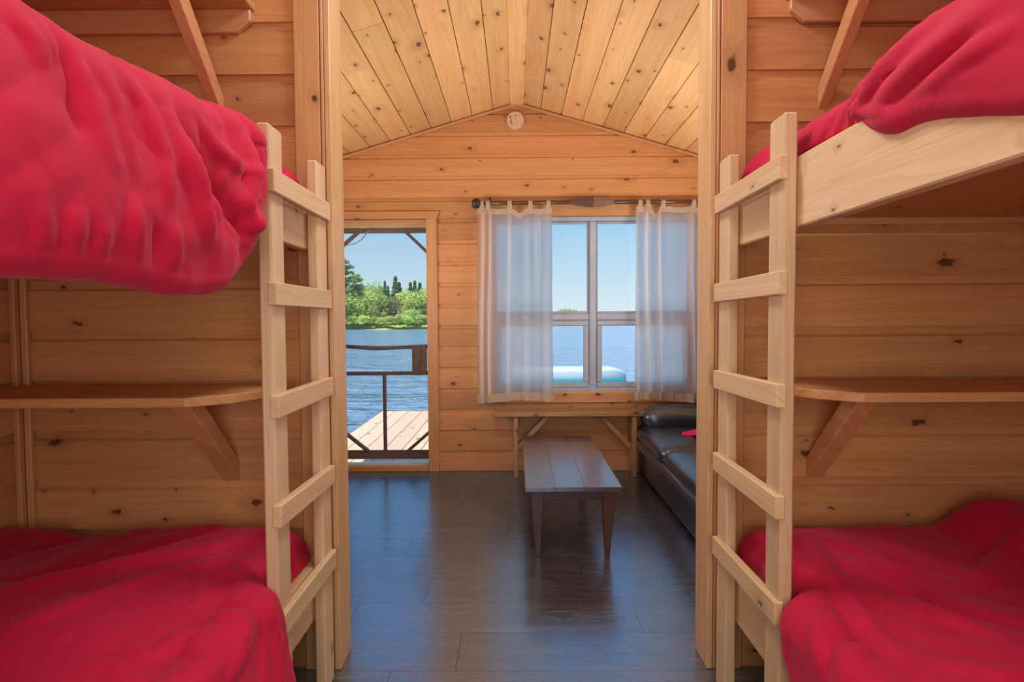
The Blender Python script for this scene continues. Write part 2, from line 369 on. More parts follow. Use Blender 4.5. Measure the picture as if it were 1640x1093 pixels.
# numpy value noise used for cloth
_rs = np.random.RandomState(11); _PERM = _rs.rand(256, 256)*2-1
def vnoise(x, y):
    xi = np.floor(x).astype(int); yi = np.floor(y).astype(int); fx = x-xi; fy = y-yi
    fx = fx*fx*fx*(fx*(fx*6-15)+10); fy = fy*fy*fy*(fy*(fy*6-15)+10)
    g = lambda a, b: _PERM[a % 256, b % 256]
    return (g(xi, yi)*(1-fx)+g(xi+1, yi)*fx)*(1-fy) + (g(xi, yi+1)*(1-fx)+g(xi+1, yi+1)*fx)*fy
def fbm(x, y, o=3):
    s = 0; a = 1.0
    for i in range(o): s = s + a*vnoise(x*2**i+i*17.3, y*2**i+i*5.1); a *= 0.5
    return s
def sstep(a, b, x):
    t = np.clip((x-a)/(b-a), 0, 1); return t*t*(3-2*t)
# ------------------------------------------------------------------ the cabin shell
CX, HW = 0.02, 1.84                  # centre line and half width of the cabin
YB, YP, YR = 4.94, 2.14, -0.80       # gable wall, bunk partition, rear wall
RIDGE, SLOPE = 3.085, 0.293
XL, XR = CX-HW, CX+HW+0.06
def ceil_z(x): return RIDGE-SLOPE*abs(x-CX)
def plank(parent, mat, p, zlo, zhi, x0, x1, origin, ux, uy, zbase):
    """one cove-siding board; x0, x1 are functions of world height"""
    zf = p*0.80
    prof = [(0, 0), (0.003, -0.0), (zf-0.002, 0.0), (zf+0.007, 0.011), (p, 0.011)]
    pts = []
    lo, hi = max(0, zlo-zbase), min(p, zhi-zbase)
    def dep(z):
        for (a, da), (b, db) in zip(prof, prof[1:]):
            if a <= z <= b: return da+(db-da)*(z-a)/max(b-a, 1e-9)
        return 0.011
    zs = [lo]+[z for z, _ in prof if lo+1e-4 < z < hi-1e-4]+[hi]
    pts = [(z, dep(z)) for z in zs]+[(hi, 0.034), (lo, 0.034)]
    n = len(pts); mid = (x0(zbase+lo)+x1(zbase+lo))/2
    v = [(x0(zbase+z)-mid, d, z) for z, d in pts]+[(x1(zbase+z)-mid, d, z) for z, d in pts]
    f = [(i, i+n, (i+1) % n+n, (i+1) % n) for i in range(n)]+[tuple(range(n)), tuple(range(2*n-1, n-1, -1))]
    me = mesh('plank', v, f); me.materials.append(mat)
    o = obj('plank', me, None, parent)
    return place(o, Vector(origin)+Vector(ux)*mid+Vector((0, 0, zbase)), ux, uy)
def clad(parent, mat, base, p, ztop, span, origin, ux, uy, holes=(), breaks=()):
    """rows of boards up to ztop; span(z)->(a,b) along ux; holes = (a,b,z0,z1)"""
    k0 = math.floor((0-base)/p)
    z = base+k0*p
    while z < ztop-0.005:
        zb = [max(z, 0.0), min(z+p, ztop)]
        for h in holes:
            for hz in h[2:4]:
                if zb[0]+0.004 < hz < zb[-1]-0.004: zb.append(hz)
        zb = sorted(set(zb))
        for lo, hi in zip(zb, zb[1:]):
            a, b = span(lo)
            cuts = [(h[0], h[1]) for h in holes if h[2] < (lo+hi)/2 < h[3]]
            segs = []; cur = a
            for c0, c1 in sorted(cuts):
                if c0 > cur: segs.append((cur, c0))
                cur = max(cur, c1)
            if cur < b: segs.append((cur, b))
            for s0, s1 in segs:
                fa = (lambda zz: span(zz)[0]) if s0 == a else (lambda zz, q=s0: q)
                fb = (lambda zz: span(zz)[1]) if s1 == b else (lambda zz, q=s1: q)
                plank(parent, mat, p, lo, hi, fa, fb, origin, ux, uy, z)
        z += p

# floor: vinyl planks laid across the cabin
floor = struct('floor', (CX, 2.0, 0))
PW, PL = 0.26, 1.24
rows = {2.11: -0.23, 2.37: 0.52, 2.63: -0.43, 2.89: 0.33, 3.15: 0.63}
y = 2.11-PW*12
while y < YB:
    key = [v for k, v in rows.items() if abs(k-y) < 0.02]
    j = key[0] if key else XL+R.random()*PL
    while j > XL: j -= PL
    while j < XR:
        a, b = max(j, XL), min(j+PL, XR)
        y1 = min(y+PW, YB+0.02)
        if b-a > 0.03:
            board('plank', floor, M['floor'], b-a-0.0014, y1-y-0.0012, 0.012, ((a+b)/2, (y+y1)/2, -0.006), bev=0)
        j += PL
    y += PW
sub = board('subfloor', floor, M['roofing'], 2*HW+0.3, YB+0.1-YR+0.1, 0.05, (CX, (YB+YR)/2, -0.038), bev=0)

# gable wall with door and window
DX0, DX1, DZ1 = -1.56, -0.746, 2.126
WX0, WX1, WZ0, WZ1 = -0.215, 1.515, 0.672, 2.148
wall_back = struct('wall_back', (CX, YB, 0))
def gable(z): return (max(XL-0.03, CX-(RIDGE-z)/SLOPE-0.01), min(XR+0.03, CX+(RIDGE-z)/SLOPE+0.01))
clad(wall_back, M['wall'], 1.418, 0.178, RIDGE-0.01, gable, (0, YB, 0), (1, 0, 0), (0, 1, 0),
     holes=[(DX0, DX1, -1, DZ1), (WX0, WX1, WZ0, WZ1)])
# side walls, in the same boards
for nm, x, ux, uy, sg in (('wall_left', XL, (0, 1, 0), (-1, 0, 0), 1), ('wall_right', XR, (0, -1, 0), (1, 0, 0), -1)):
    w = struct(nm, (x, 2.0, 0))
    clad(w, M['wall'], 1.445, 0.184, ceil_z(x)+0.01, (lambda z, s=sg: (YR, YB) if s > 0 else (-YB, -YR)), (x, 0, 0), ux, uy,
         holes=[(3.02, 4.08, 1.05, 1.95)] if sg > 0 else [(-4.08, -3.02, 1.1, 1.95)])
wall_front = struct('wall_front', (CX, YR, 0))
clad(wall_front, M['wall'], 1.445, 0.184, RIDGE-0.01, lambda z: tuple(-t for t in gable(z)[::-1]), (0, YR, 0), (-1, 0, 0), (0, -1, 0), holes=[(-0.67, 0.63, 0.48, 1.72)])
w = struct('window_4', (CX, YR, 0.48))  # unseen rear window, added to give the rear fill an opening
for zz in (0.51, 1.69): board('frame_rail', w, M['vinyl'], 1.30, 0.06, 0.06, (CX, YR-0.03, zz), (1, 0, 0), (0, 0, 1))
for xx in (CX-0.62, CX, CX+0.62): board('frame_stile', w, M['vinyl'], 1.12, 0.06, 0.06, (xx, YR-0.03, 1.10), (0, 0, 1), (1, 0, 0))
for xx in (CX-0.31, CX+0.31): board('pane', w, M['glass'], 0.56, 1.12, 0.006, (xx, YR-0.04, 1.10), (1, 0, 0), (0, 0, 1), bev=0)
# unseen side windows added to the front room for the fill lights
for i, (x, s, z0, z1) in enumerate(((XL, -1, 1.05, 1.95), (XR, 1, 1.10, 1.95))):
    w = struct('window_%d' % (i+2), (x, 3.55, z0)); xx = x+s*0.03
    for zz in (z0+0.03, z1-0.03): board('frame_rail', w, M['vinyl'], 1.06, 0.06, 0.06, (xx, 3.55, zz), (0, 1, 0), (0, 0, 1))
    for yy in (3.05, 4.05): board('frame_stile', w, M['vinyl'], z1-z0-0.12, 0.06, 0.06, (xx, yy, (z0+z1)/2), (0, 0, 1), (0, 1, 0))
    board('pane', w, M['glass'], 0.96, z1-z0-0.12, 0.006, (xx+s*0.01, 3.55, (z0+z1)/2), (0, 1, 0), (0, 0, 1), bev=0)

# bunk partition on both sides of the passage
AP = 0.675                                                  # half width of the passage between the jambs
for nm, s in (('wall_partition_left', -1), ('wall_partition_right', 1)):
    w = struct(nm, (CX+s*1.3, YP, 0))
    e = CX+s*(AP+0.125)
    def span(z, s=s, e=e):
        if s < 0: return (max(XL, CX-(RIDGE-z)/SLOPE), e)
        return (e, min(XR, CX+(RIDGE-z)/SLOPE))
    clad(w, M['wall'], 1.445, 0.184, ceil_z(e)-0.003, span, (0, YP, 0), (1, 0, 0), (0, 1, 0))
    # living-room face of the partition
    a, b = sorted((CX+s*(AP+0.022), XL if s < 0 else XR))
    za, zb = ceil_z(a), ceil_z(b)
    me = mesh('panel', [(a-CX-s*1.3, 0.115, 0), (b-CX-s*1.3, 0.115, 0), (b-CX-s*1.3, 0.115, zb), (a-CX-s*1.3, 0.115, za),
                        (a-CX-s*1.3, 0.04, 0), (b-CX-s*1.3, 0.04, 0), (b-CX-s*1.3, 0.04, zb), (a-CX-s*1.3, 0.04, za)],
              [(0, 1, 2, 3), (7, 6, 5, 4), (0, 4, 5, 1), (1, 5, 6, 2), (2, 6, 7, 3), (3, 7, 4, 0)])
    obj('panel', me, M['wall'], w)
# jambs and casings at the passage
for nm, s in (('trim_1', -1), ('trim_2', 1)):
    t = struct(nm, (CX+s*AP, YP, 0))
    top = ceil_z(CX+s*AP)-0.006
    xj = CX+s*(AP+0.011)
    board('jamb_board', t, M['jamb'], top, 0.140, 0.022, (xj, 2.188, top/2), (0, 0, 1), (0, 1, 0))
    board('jamb_edge', t, M['trim'], top, 0.011, 0.012, (CX+s*(AP+0.029), 2.124, top/2), (0, 0, 1), (1, 0, 0), bev=0.002)
    board('casing_board', t, M['trim'], top, 0.092, 0.020, (CX+s*(AP+0.084), 2.129, top/2), (0, 0, 1), (1, 0, 0))
    board('casing_board', t, M['trim'], top, 0.082, 0.018, (CX+s*(AP+0.060), 2.266, top/2), (0, 0, 1), (1, 0, 0))
# corner battens where partition meets the outer wall
for nm, s in (('trim_3', -1), ('trim_4', 1)):
    xw = XL if s < 0 else XR
    t = struct(nm, (xw, YP, 0)); h = ceil_z(XL)-0.01
    board('corner_batten', t, M['trim'], h, 0.024, 0.020, (xw-s*0.030, YP-0.010, h/2), (0, 0, 1), (1, 0, 0))
    board('corner_batten', t, M['trim'], h, 0.024, 0.020, (xw-s*0.010, YP-0.032, h/2), (0, 0, 1), (0, 1, 0))

# ceiling: boards along the cabin, a ridge strip, small gable moulding
ceiling = struct('ceiling', (CX, 2.0, RIDGE))
ca = math.atan(SLOPE)
for s in (-1, 1):
    u = Vector((s*math.cos(ca), 0, -math.sin(ca)))          # down the slope
    nrm = Vector((s*math.sin(ca), 0, math.cos(ca)))
    for k in range(11):
        d0 = 0.028+k*0.1785; d1 = min(d0+0.1785, 2.0)
        cuts = [YR] + ([R.uniform(1.5, 4.4)] if R.random() < 0.35 else []) + [YB+0.03]
        if s < 0 and k == 5: cuts = [YR, 3.62, YB+0.03]
        for a, b in zip(cuts, cuts[1:]):
            c = Vector((CX, (a+b)/2, RIDGE))+u*((d0+d1)/2)+nrm*0.009
            c.z += R.uniform(-0.0012, 0.0012)
            board('plank', ceiling, M['ceil'], b-a-0.002, d1-d0-0.0045, 0.018, c, (0, 1, 0), u, bev=0.003)
board('ridge_strip', ceiling, M['ceil'], YB-YR, 0.115, 0.014, (CX, (YB+YR)/2, RIDGE-0.018), (0, 1, 0), (1, 0, 0), bev=0.004)
gm = struct('trim_5', (CX, YB, RIDGE))
for s in (-1, 1):
    a = Vector((CX+s*0.0, YB-0.012, RIDGE-0.018)); b = Vector((CX+s*HW, YB-0.012, ceil_z(CX+s*HW)-0.018))
    between('gable_moulding', gm, M['trim'], a, b, 0.026, 0.022, (0, 1, 0), bev=0.006)
roof = struct('roof', (CX, 2.0, RIDGE+0.1))
for s in (-1, 1):
    u = Vector((s*math.cos(ca), 0, -math.sin(ca))); nrm = Vector((s*math.sin(ca), 0, math.cos(ca)))
    board('roof_slab', roof, M['roofing'], YB-YR+0.6, 2.4, 0.06, Vector((CX, (YB+YR)/2, RIDGE+0.02))+u*1.19+nrm*0.09, (0, 1, 0), u, bev=0)
bb = struct('baseboard_back', (CX, YB, 0))
for a, b in ((-0.655, XR),): board('baseboard', bb, M['trim'], b-a, 0.072, 0.014, ((a+b)/2, YB-0.007, 0.036), (1, 0, 0), (0, 0, 1))

# ------------------------------------------------------------------ doorway with a rustic screen door
dr = struct('door_1', ((DX0+DX1)/2, YB, 0))
xm = (DX0+DX1)/2
board('casing', dr, M['trim'], DZ1+0.002, 0.088, 0.020, (DX1+0.046, YB-0.010, DZ1/2), (0, 0, 1), (1, 0, 0))
board('casing', dr, M['trim'], DZ1+0.002, 0.088, 0.020, (DX0-0.046, YB-0.010, DZ1/2), (0, 0, 1), (1, 0, 0))
prism('head_casing', dr, M['trim'], [(DX0-0.10-xm, 0), (DX1+0.092-xm, 0), (DX1+0.112-xm, 0.064), (DX0-0.12-xm, 0.064)], 0.024, (xm, YB-0.012, DZ1+0.001), (1, 0, 0), (0, 0, 1))
for x in (DX0+0.0, DX1-0.0): board('jamb', dr, M['jamb'], DZ1, 0.12, 0.022, (x+(0.011 if x > -1 else -0.011), YB+0.058, DZ1/2), (0, 0, 1), (0, 1, 0))
w = DX1-DX0
board('head_jamb', dr, M['trim'], w, 0.05, 0.022, (xm, YB+0.024, DZ1-0.012), (1, 0, 0), (0, 1, 0))
board('head_jamb', dr, M['jamb'], w, 0.05, 0.024, (xm, YB+0.060, DZ1-0.024), (1, 0, 0), (0, 1, 0))
board('head_jamb', dr, M['jamb'], w, 0.06, 0.036, (xm, YB+0.104, DZ1-0.036), (1, 0, 0), (0, 1, 0))
board('threshold', dr, M['trim'], w, 0.035, 0.042, (xm, YB+0.005, 0.021), (1, 0, 0), (0, 1, 0))
board('threshold', dr, M['alu'], w, 0.10, 0.050, (xm, YB+0.075, 0.025), (1, 0, 0), (0, 1, 0))

YS = 5.085
sd = struct('door_2', (xm, YS, 0.06))
tag(sd, 'weathered rustic screen door with corner braces and insect mesh', 'screen door')
sd['kind'] = 'structure'
wm = M['weathered']
sx0, sx1 = DX0+0.005, DX1+0.045
board('head_rail', sd, wm, sx1-sx0, 0.055, 0.032, (xm, YS, 2.062), (1, 0, 0), (0, 0, 1))
board('foot_rail', sd, wm, sx1-sx0, 0.075, 0.032, (xm, YS, 0.110), (1, 0, 0), (0, 0, 1))
for x in (sx0+0.03, sx1-0.022): board('stile', sd, wm, 1.90, 0.045, 0.032, (x, YS, 1.09), (0, 0, 1), (1, 0, 0))
pts = [(sx0+0.05, YS, 1.062), (-1.36, YS, 1.050), (-1.22, YS, 1.042), (-1.05, YS, 1.046), (-0.72, YS, 1.056)]
rl = obj('branch_rail', tube_mesh([Vector(p)-sd.location for p in pts], [0.016, 0.017, 0.019, 0.016, 0.018], 8), wm, sd)
board('mid_rail', sd, wm, sx1-sx0-0.08, 0.032, 0.028, (xm, YS, 0.822), (1, 0, 0), (0, 0, 1), bev=0.006)
board('centre_picket', sd, wm, 0.665, 0.030, 0.026, (-1.146, YS, 0.478), (0, 0, 1), (1, 0, 0), bev=0.006)
board('latch_block', sd, M['weathered'], 0.245, 0.125, 0.030, (-0.838, YS-0.004, 0.945), (0, 0, 1), (1, 0, 0))
for a, b in (((-1.35, 2.045), (-1.54, 1.885)), ((-0.945, 2.045), (-0.72, 1.83)), ((-1.29, 0.135), (-1.53, 0.33)), ((-0.955, 0.135), (-0.72, 0.34))):
    between('corner_brace', sd, wm, (a[0], YS, a[1]), (b[0], YS, b[1]), 0.042, 0.026, (0, 1, 0), bev=0.004)
ch = [(-1.255+0.19*0, YS-0.03, 2.065)]
ch = [(-1.24, YS-0.03, 2.06), (-1.262, YS-0.03, 2.045), (-1.285, YS-0.03, 2.015), (-1.32, YS-0.03, 1.975), (-1.37, YS-0.03, 1.945), (-1.43, YS-0.03, 1.93), (-1.52, YS-0.03, 1.93)]
obj('door_chain', tube_mesh([Vector(p)-sd.location for p in ch], 0.005, 6), M['steel'], sd)
board('insect_mesh', sd, M['screen'], sx1-sx0-0.06, 1.92, 0.002, (xm, YS+0.017, 1.09), (1, 0, 0), (0, 0, 1), bev=0)

# ------------------------------------------------------------------ window
wn = struct('window_1', ((WX0+WX1)/2, YB, WZ0))
V = M['vinyl']; wx = (WX0+WX1)/2
YW = YB+0.055
cw = 0.018
# wooden liner, apron below and header above
board('liner_sill', wn, M['jamb'], WX1-WX0, 0.09, cw, (wx, YB+0.030, WZ0-cw/2+0.004), (1, 0, 0), (0, 1, 0))
board('liner_head', wn, M['trim'], WX1-WX0, 0.09, cw, (wx, YB+0.030, WZ1+cw/2-0.004), (1, 0, 0), (0, 1, 0))
for x in (WX0-cw/2+0.004, WX1+cw/2-0.004): board('liner_side', wn, M['trim'], WZ1-WZ0, 0.09, cw, (x, YB+0.030, (WZ0+WZ1)/2), (0, 0, 1), (0, 1, 0))
board('apron', wn, M['trim'], WX1-WX0+0.17, 0.082, 0.018, (wx, YB-0.009, WZ0-0.050), (1, 0, 0), (0, 0, 1))
board('head_casing', wn, M['trim'], WX1-WX0+0.17, 0.088, 0.018, (wx, YB-0.009, WZ1+0.050), (1, 0, 0), (0, 0, 1))
for x in (WX0-0.043, WX1+0.043): board('side_casing', wn, M['trim'], WZ1-WZ0+0.02, 0.085, 0.018, (x, YB-0.009, (WZ0+WZ1)/2), (0, 0, 1), (1, 0, 0))
# vinyl frame
MX = 0.651
board('frame_sill', wn, V, WX1-WX0, 0.028, 0.07, (wx, YW, WZ0+0.014), (1, 0, 0), (0, 0, 1), bev=0.006)
board('frame_head', wn, V, WX1-WX0, 0.040, 0.07, (wx, YW, WZ1-0.022), (1, 0, 0), (0, 0, 1), bev=0.006)
for x in (WX0+0.022, WX1-0.022): board('frame_jamb', wn, V, WZ1-WZ0-0.08, 0.044, 0.07, (x, YW, (WZ0+WZ1)/2), (0, 0, 1), (1, 0, 0), bev=0.006)
board('mullion', wn, V, WZ1-WZ0-0.08, 0.058, 0.074, (MX, YW-0.004, (WZ0+WZ1)/2), (0, 0, 1), (1, 0, 0), bev=0.010)
for x0, x1 in ((WX0+0.044, MX-0.029), (MX+0.029, WX1-0.044)):
    xc, ww = (x0+x1)/2, x1-x0
    board('transom', wn, V, ww, 0.060, 0.068, (xc, YW, 1.302), (1, 0, 0), (0, 0, 1), bev=0.010)
    # fixed upper light: slim bead round the pane
    for zz in (1.341, 2.096): board('glazing_bead', wn, V, ww, 0.018, 0.040, (xc, YW+0.006, zz), (1, 0, 0), (0, 0, 1), bev=0.006)
    for xx in (x0+0.008, x1-0.008): board('glazing_bead', wn, V, 0.74, 0.016, 0.040, (xx, YW+0.006, 1.7185), (0, 0, 1), (1, 0, 0), bev=0.006)
    board('pane', wn, M['glass'], ww-0.02, 0.75, 0.005, (xc, YW+0.012, 1.7185), (1, 0, 0), (0, 0, 1), bev=0)
    # opening lower sash, a heavier frame
    sw = 0.046
    for zz in (0.700+sw/2, 1.272-sw/2): board('sash_rail', wn, V, ww-0.006, sw, 0.044, (xc, YW-0.004, zz), (1, 0, 0), (0, 0, 1), bev=0.008)
    for xx in (x0+0.003+sw/2, x1-0.003-sw/2): board('sash_stile', wn, V, 0.572-2*sw, sw, 0.044, (xx, YW-0.004, 0.986), (0, 0, 1), (1, 0, 0), bev=0.008)
    board('pane', wn, M['glass'], ww-0.07, 0.50, 0.005, (xc, YW+0.004, 0.986), (1, 0, 0), (0, 0, 1), bev=0)
# ------------------------------------------------------------------ bunk beds
RF = 0.722                       # rail outer face, from the centre line
def bunk(s, label):
    b = thing('bunk_bed', label, 'bunk bed', (CX+s*1.2, 1.0, 0))
    X = lambda a: CX+s*a
    L = M['lumber']
    y0, y1 = 0.02, 2.112
    for nm, zc in (('upper_rail', 1.626), ('lower_rail', 0.352)):
        board(nm, b, L, y1-y0, 0.186, 0.038, (X(RF+0.019), (y0+y1)/2, zc), (0, 1, 0), (0, 0, 1), bev=0.004)
    for zt in (1.655, 0.385):
        # platform sheet on cleats
        board('platform', b, M['ply'], y1-y0, HW-0.012-RF-0.040, 0.016, (X((HW-0.012+RF+0.040)/2), (y0+y1)/2, zt), (0, 1, 0), (1, 0, 0), bev=0.001)
        board('cleat', b, L, y1-y0, 0.060, 0.030, (X(RF+0.054), (y0+y1)/2, zt-0.039), (0, 1, 0), (0, 0, 1))
        board('cleat', b, L, y1-y0, 0.060, 0.030, (X(HW-0.020), (y0+y1)/2, zt-0.039), (0, 1, 0), (0, 0, 1))
    for yy in (0.06, ):
        board('post', b, L, 1.80, 0.086, 0.036, (X(RF+0.058+0.02), yy+0.02, 0.90), (0, 0, 1), (0, 1, 0))
    for zt, h in ((1.664, 0.10), (0.394, 0.10)):
        me = soft_mesh(2.02, HW-0.03-RF-0.055, h, 0.045, puff=0.01, cuts=8)
        o = obj('mattress', me, M['mattress'], b)
        place(o, (X((HW-0.03+RF+0.055)/2), 1.065, zt+h/2), (0, 1, 0), (1, 0, 0))
    return b
bunk(-1, 'built-in pine bunk bed with plank rails on the doorway side of the passage')
bunk(1, 'built-in pine bunk bed with plank rails on the sofa side of the passage')

def ladder(s, yn, yf, tops, label):
    t = thing('bunk_ladder', label, 'ladder', (CX+s*0.70, (yn+yf)/2, 0), 'ladders fixed to the bunks')
    X = lambda a: CX+s*a
    SF = 0.684                   # passage face of the stiles
    dep = 0.092
    for yy in (yn, yf):
        board('stile', t, M['lumber'], 1.832, dep, 0.036, (X(SF+0.018), yy+dep/2, 0.916), (0, 0, 1), (0, 1, 0), bev=0.005)
    for i, z in enumerate(tops):
        dz = R.uniform(-0.004, 0.004)
        a = Vector((X(SF-0.002), yn-0.006, z-0.032-dz)); e = Vector((X(SF-0.002), yf+dep+0.004, z-0.032+dz))
        between('rung', t, M['lumber'], a, e, 0.064, 0.026, (0, 0, 1), bev=0.003)
    return t
ladder(-1, 1.60, 1.98, (1.707, 1.400, 1.092, 0.782, 0.474), 'pale pine bunk ladder beside the doorway-side bunk and its overhanging duvet')
ladder(1, 1.555, 1.955, (1.718, 1.416, 1.116, 0.822, 0.528), 'pale pine bunk ladder standing against the sofa-side bunk, all five rungs clear')

# ------------------------------------------------------------------ shelves on the partition
def shelf(s, z, label, low):
    t = thing('wall_shelf', label, 'shelf', (CX+s*1.4, YP-0.2, z), 'shelves over the bunks')
    X = lambda a: CX+s*a
    d = 0.40
    # plan outline: from the wall, chamfered towards the passage
    if low: poly = [(HW-0.006, YP-0.001), (HW-0.006, YP-d), (1.010, YP-d), (0.905, YP-d+0.085), (0.855, YP-0.20), (0.835, YP-0.001)]
    else: poly = [(HW-0.006, YP-0.001), (HW-0.006, YP-d), (1.10, YP-d), (0.945, YP-0.14), (0.945, YP-0.001)]
    th = 0.030
    prism('shelf_board', t, M['ply'], [(s*(px-1.4), py-YP+0.2) for px, py in poly], th, (CX+s*1.4, YP-0.2, z-th/2), (1, 0, 0), (0, 1, 0))
    xb = 1.072
    zt, zb = z-th, z-th-(0.255 if low else 0.30)
    # brace: sloping board with plumb cut foot and level cut head, in a plane square to the wall
    yt = YP-(0.33 if low else 0.36)
    wv = 0.085
    poly = [(0, zt), (0, zt)]
    prism('brace', t, M['trim'], [(-(YP-yt), zt-z), (-(YP-yt)+wv, zt-z), (0, zb-z+0.0), (0, zb-z-wv*0.92)], 0.062 if low else 0.040, (X(xb if low else 1.085), YP-0.0005, z), (0, 1, 0), (0, 0, 1))
    c0, c1 = (0.98, HW-0.02) if low else (0.955, HW-0.02)
    hh = 0.030 if low else 0.082
    if low:
        board('cleat', t, M['trim'], c1-1.12, hh, 0.020, (X((c1+1.12)/2), YP-0.010, zt-hh/2), (1, 0, 0), (0, 0, 1))
    else:
        m = (c0+c1)/2; hw = (c1-c0)/2
        pl = [(hw, 0), (hw, -hh), (-hw+0.05, -hh), (-hw, -hh+0.042), (-hw, 0)]
        prism('cleat', t, M['trim'], [(s*a, q) for a, q in pl], 0.024, (X(m), YP-0.012, zt), (1, 0, 0), (0, 0, 1))
    return t
shelf(-1, 1.066, 'low curved-end plywood shelf above the lower doorway-side bunk', True)
shelf(1, 1.070, 'low curved-end plywood shelf above the lower sofa-side bunk', True)
shelf(-1, 2.43, 'high shelf with dog-eared cleat over the upper doorway-side bunk', False)
shelf(1, 2.45, 'high shelf with dog-eared cleat over the upper sofa-side bunk', False)

# ------------------------------------------------------------------ duvets
def dist_poly(P, poly):
    best = np.full(P.shape[:-1], 9.0); par = np.zeros(P.shape[:-1])
    n = len(poly)-1
    for i in range(n):
        a = np.array(poly[i]); b = np.array(poly[i+1]); ab = b-a
        t = np.clip(((P-a)@ab)/max(ab@ab, 1e-9), 0, 1)
        d = np.linalg.norm(P-(a+t[..., None]*ab), axis=-1)
        m = d < best; best[m] = d[m]; par[m] = ((i+t)/n)[m]
    return best, par
def buckle(P, Q, N, hang, ex, jedge):
    """let the cloth, cut a little too large, buckle into wrinkles: distance constraints relaxed on the grid"""
    rs = np.random.RandomState(3)
    Q = Q.copy(); ny, na = Q.shape[:2]
    B = Q.copy()
    L = lambda A, i, j: np.linalg.norm(A[i:, j:]-A[:ny-i, :na-j], axis=-1)
    Ld = lambda A, i, j: np.linalg.norm(A[i:, :na-j]-A[:ny-i, j:], axis=-1)
    scale_u = 1+ex[0]*(0.75+0.5*hang); scale_v = 1+ex[1]*(1.2-0.7*hang)
    sets = []
    for i, j, k in ((1, 0, 1.0), (0, 1, 1.0), (3, 0, 0.55), (0, 3, 0.55), (6, 0, 0.22), (0, 6, 0.22)):
        sc = (scale_u if i else scale_v)[:ny-i, :na-j]
        if max(i, j) > 1: sc = 1+(sc-1)*(0.96 if max(i, j) == 3 else 0.80)
        sets.append((i, j, L(Q, i, j)*sc, k, False))
    sc = (0.5*(scale_u+scale_v))[:ny-1, :na-1]
    sets.append((1, 1, L(Q, 1, 1)*sc, 0.5, False)); sets.append((1, 1, Ld(Q, 1, 1)*sc, 0.5, True))
    Q += N*(rs.randn(ny, na, 1)*0.0006)
    for it in range(110):
        D_ = np.zeros_like(Q); W_ = np.full((ny, na, 1), 1e-6)
        for i, j, r0, k, anti in sets:
            if not anti:
                a = Q[:ny-i, :na-j]; b = Q[i:, j:]
            else:
                a = Q[:ny-i, j:]; b = Q[i:, :na-j]
            d = b-a; l = np.sqrt((d*d).sum(-1))+1e-9
            c = d*(0.5*k*(l-r0)/l)[..., None]
            if not anti:
                D_[:ny-i, :na-j] += c; D_[i:, j:] -= c; W_[:ny-i, :na-j] += k; W_[i:, j:] += k
            else:
                D_[:ny-i, j:] += c; D_[i:, :na-j] -= c; W_[:ny-i, j:] += k; W_[i:, :na-j] += k
        Q += 1.5*D_/W_*1.0
        e = Q-B; h = (e*N).sum(-1, keepdims=True); tang = e-h*N
        h = np.clip(h*0.995, -0.016, 0.050)
        Q = B+h*N+tang*0.97
    for _ in range(2):
        S_ = Q.copy(); S_[1:-1, 1:-1] = 0.5*Q[1:-1, 1:-1]+0.125*(Q[2:, 1:-1]+Q[:-2, 1:-1]+Q[1:-1, 2:]+Q[1:-1, :-2]); Q = S_
    return Q
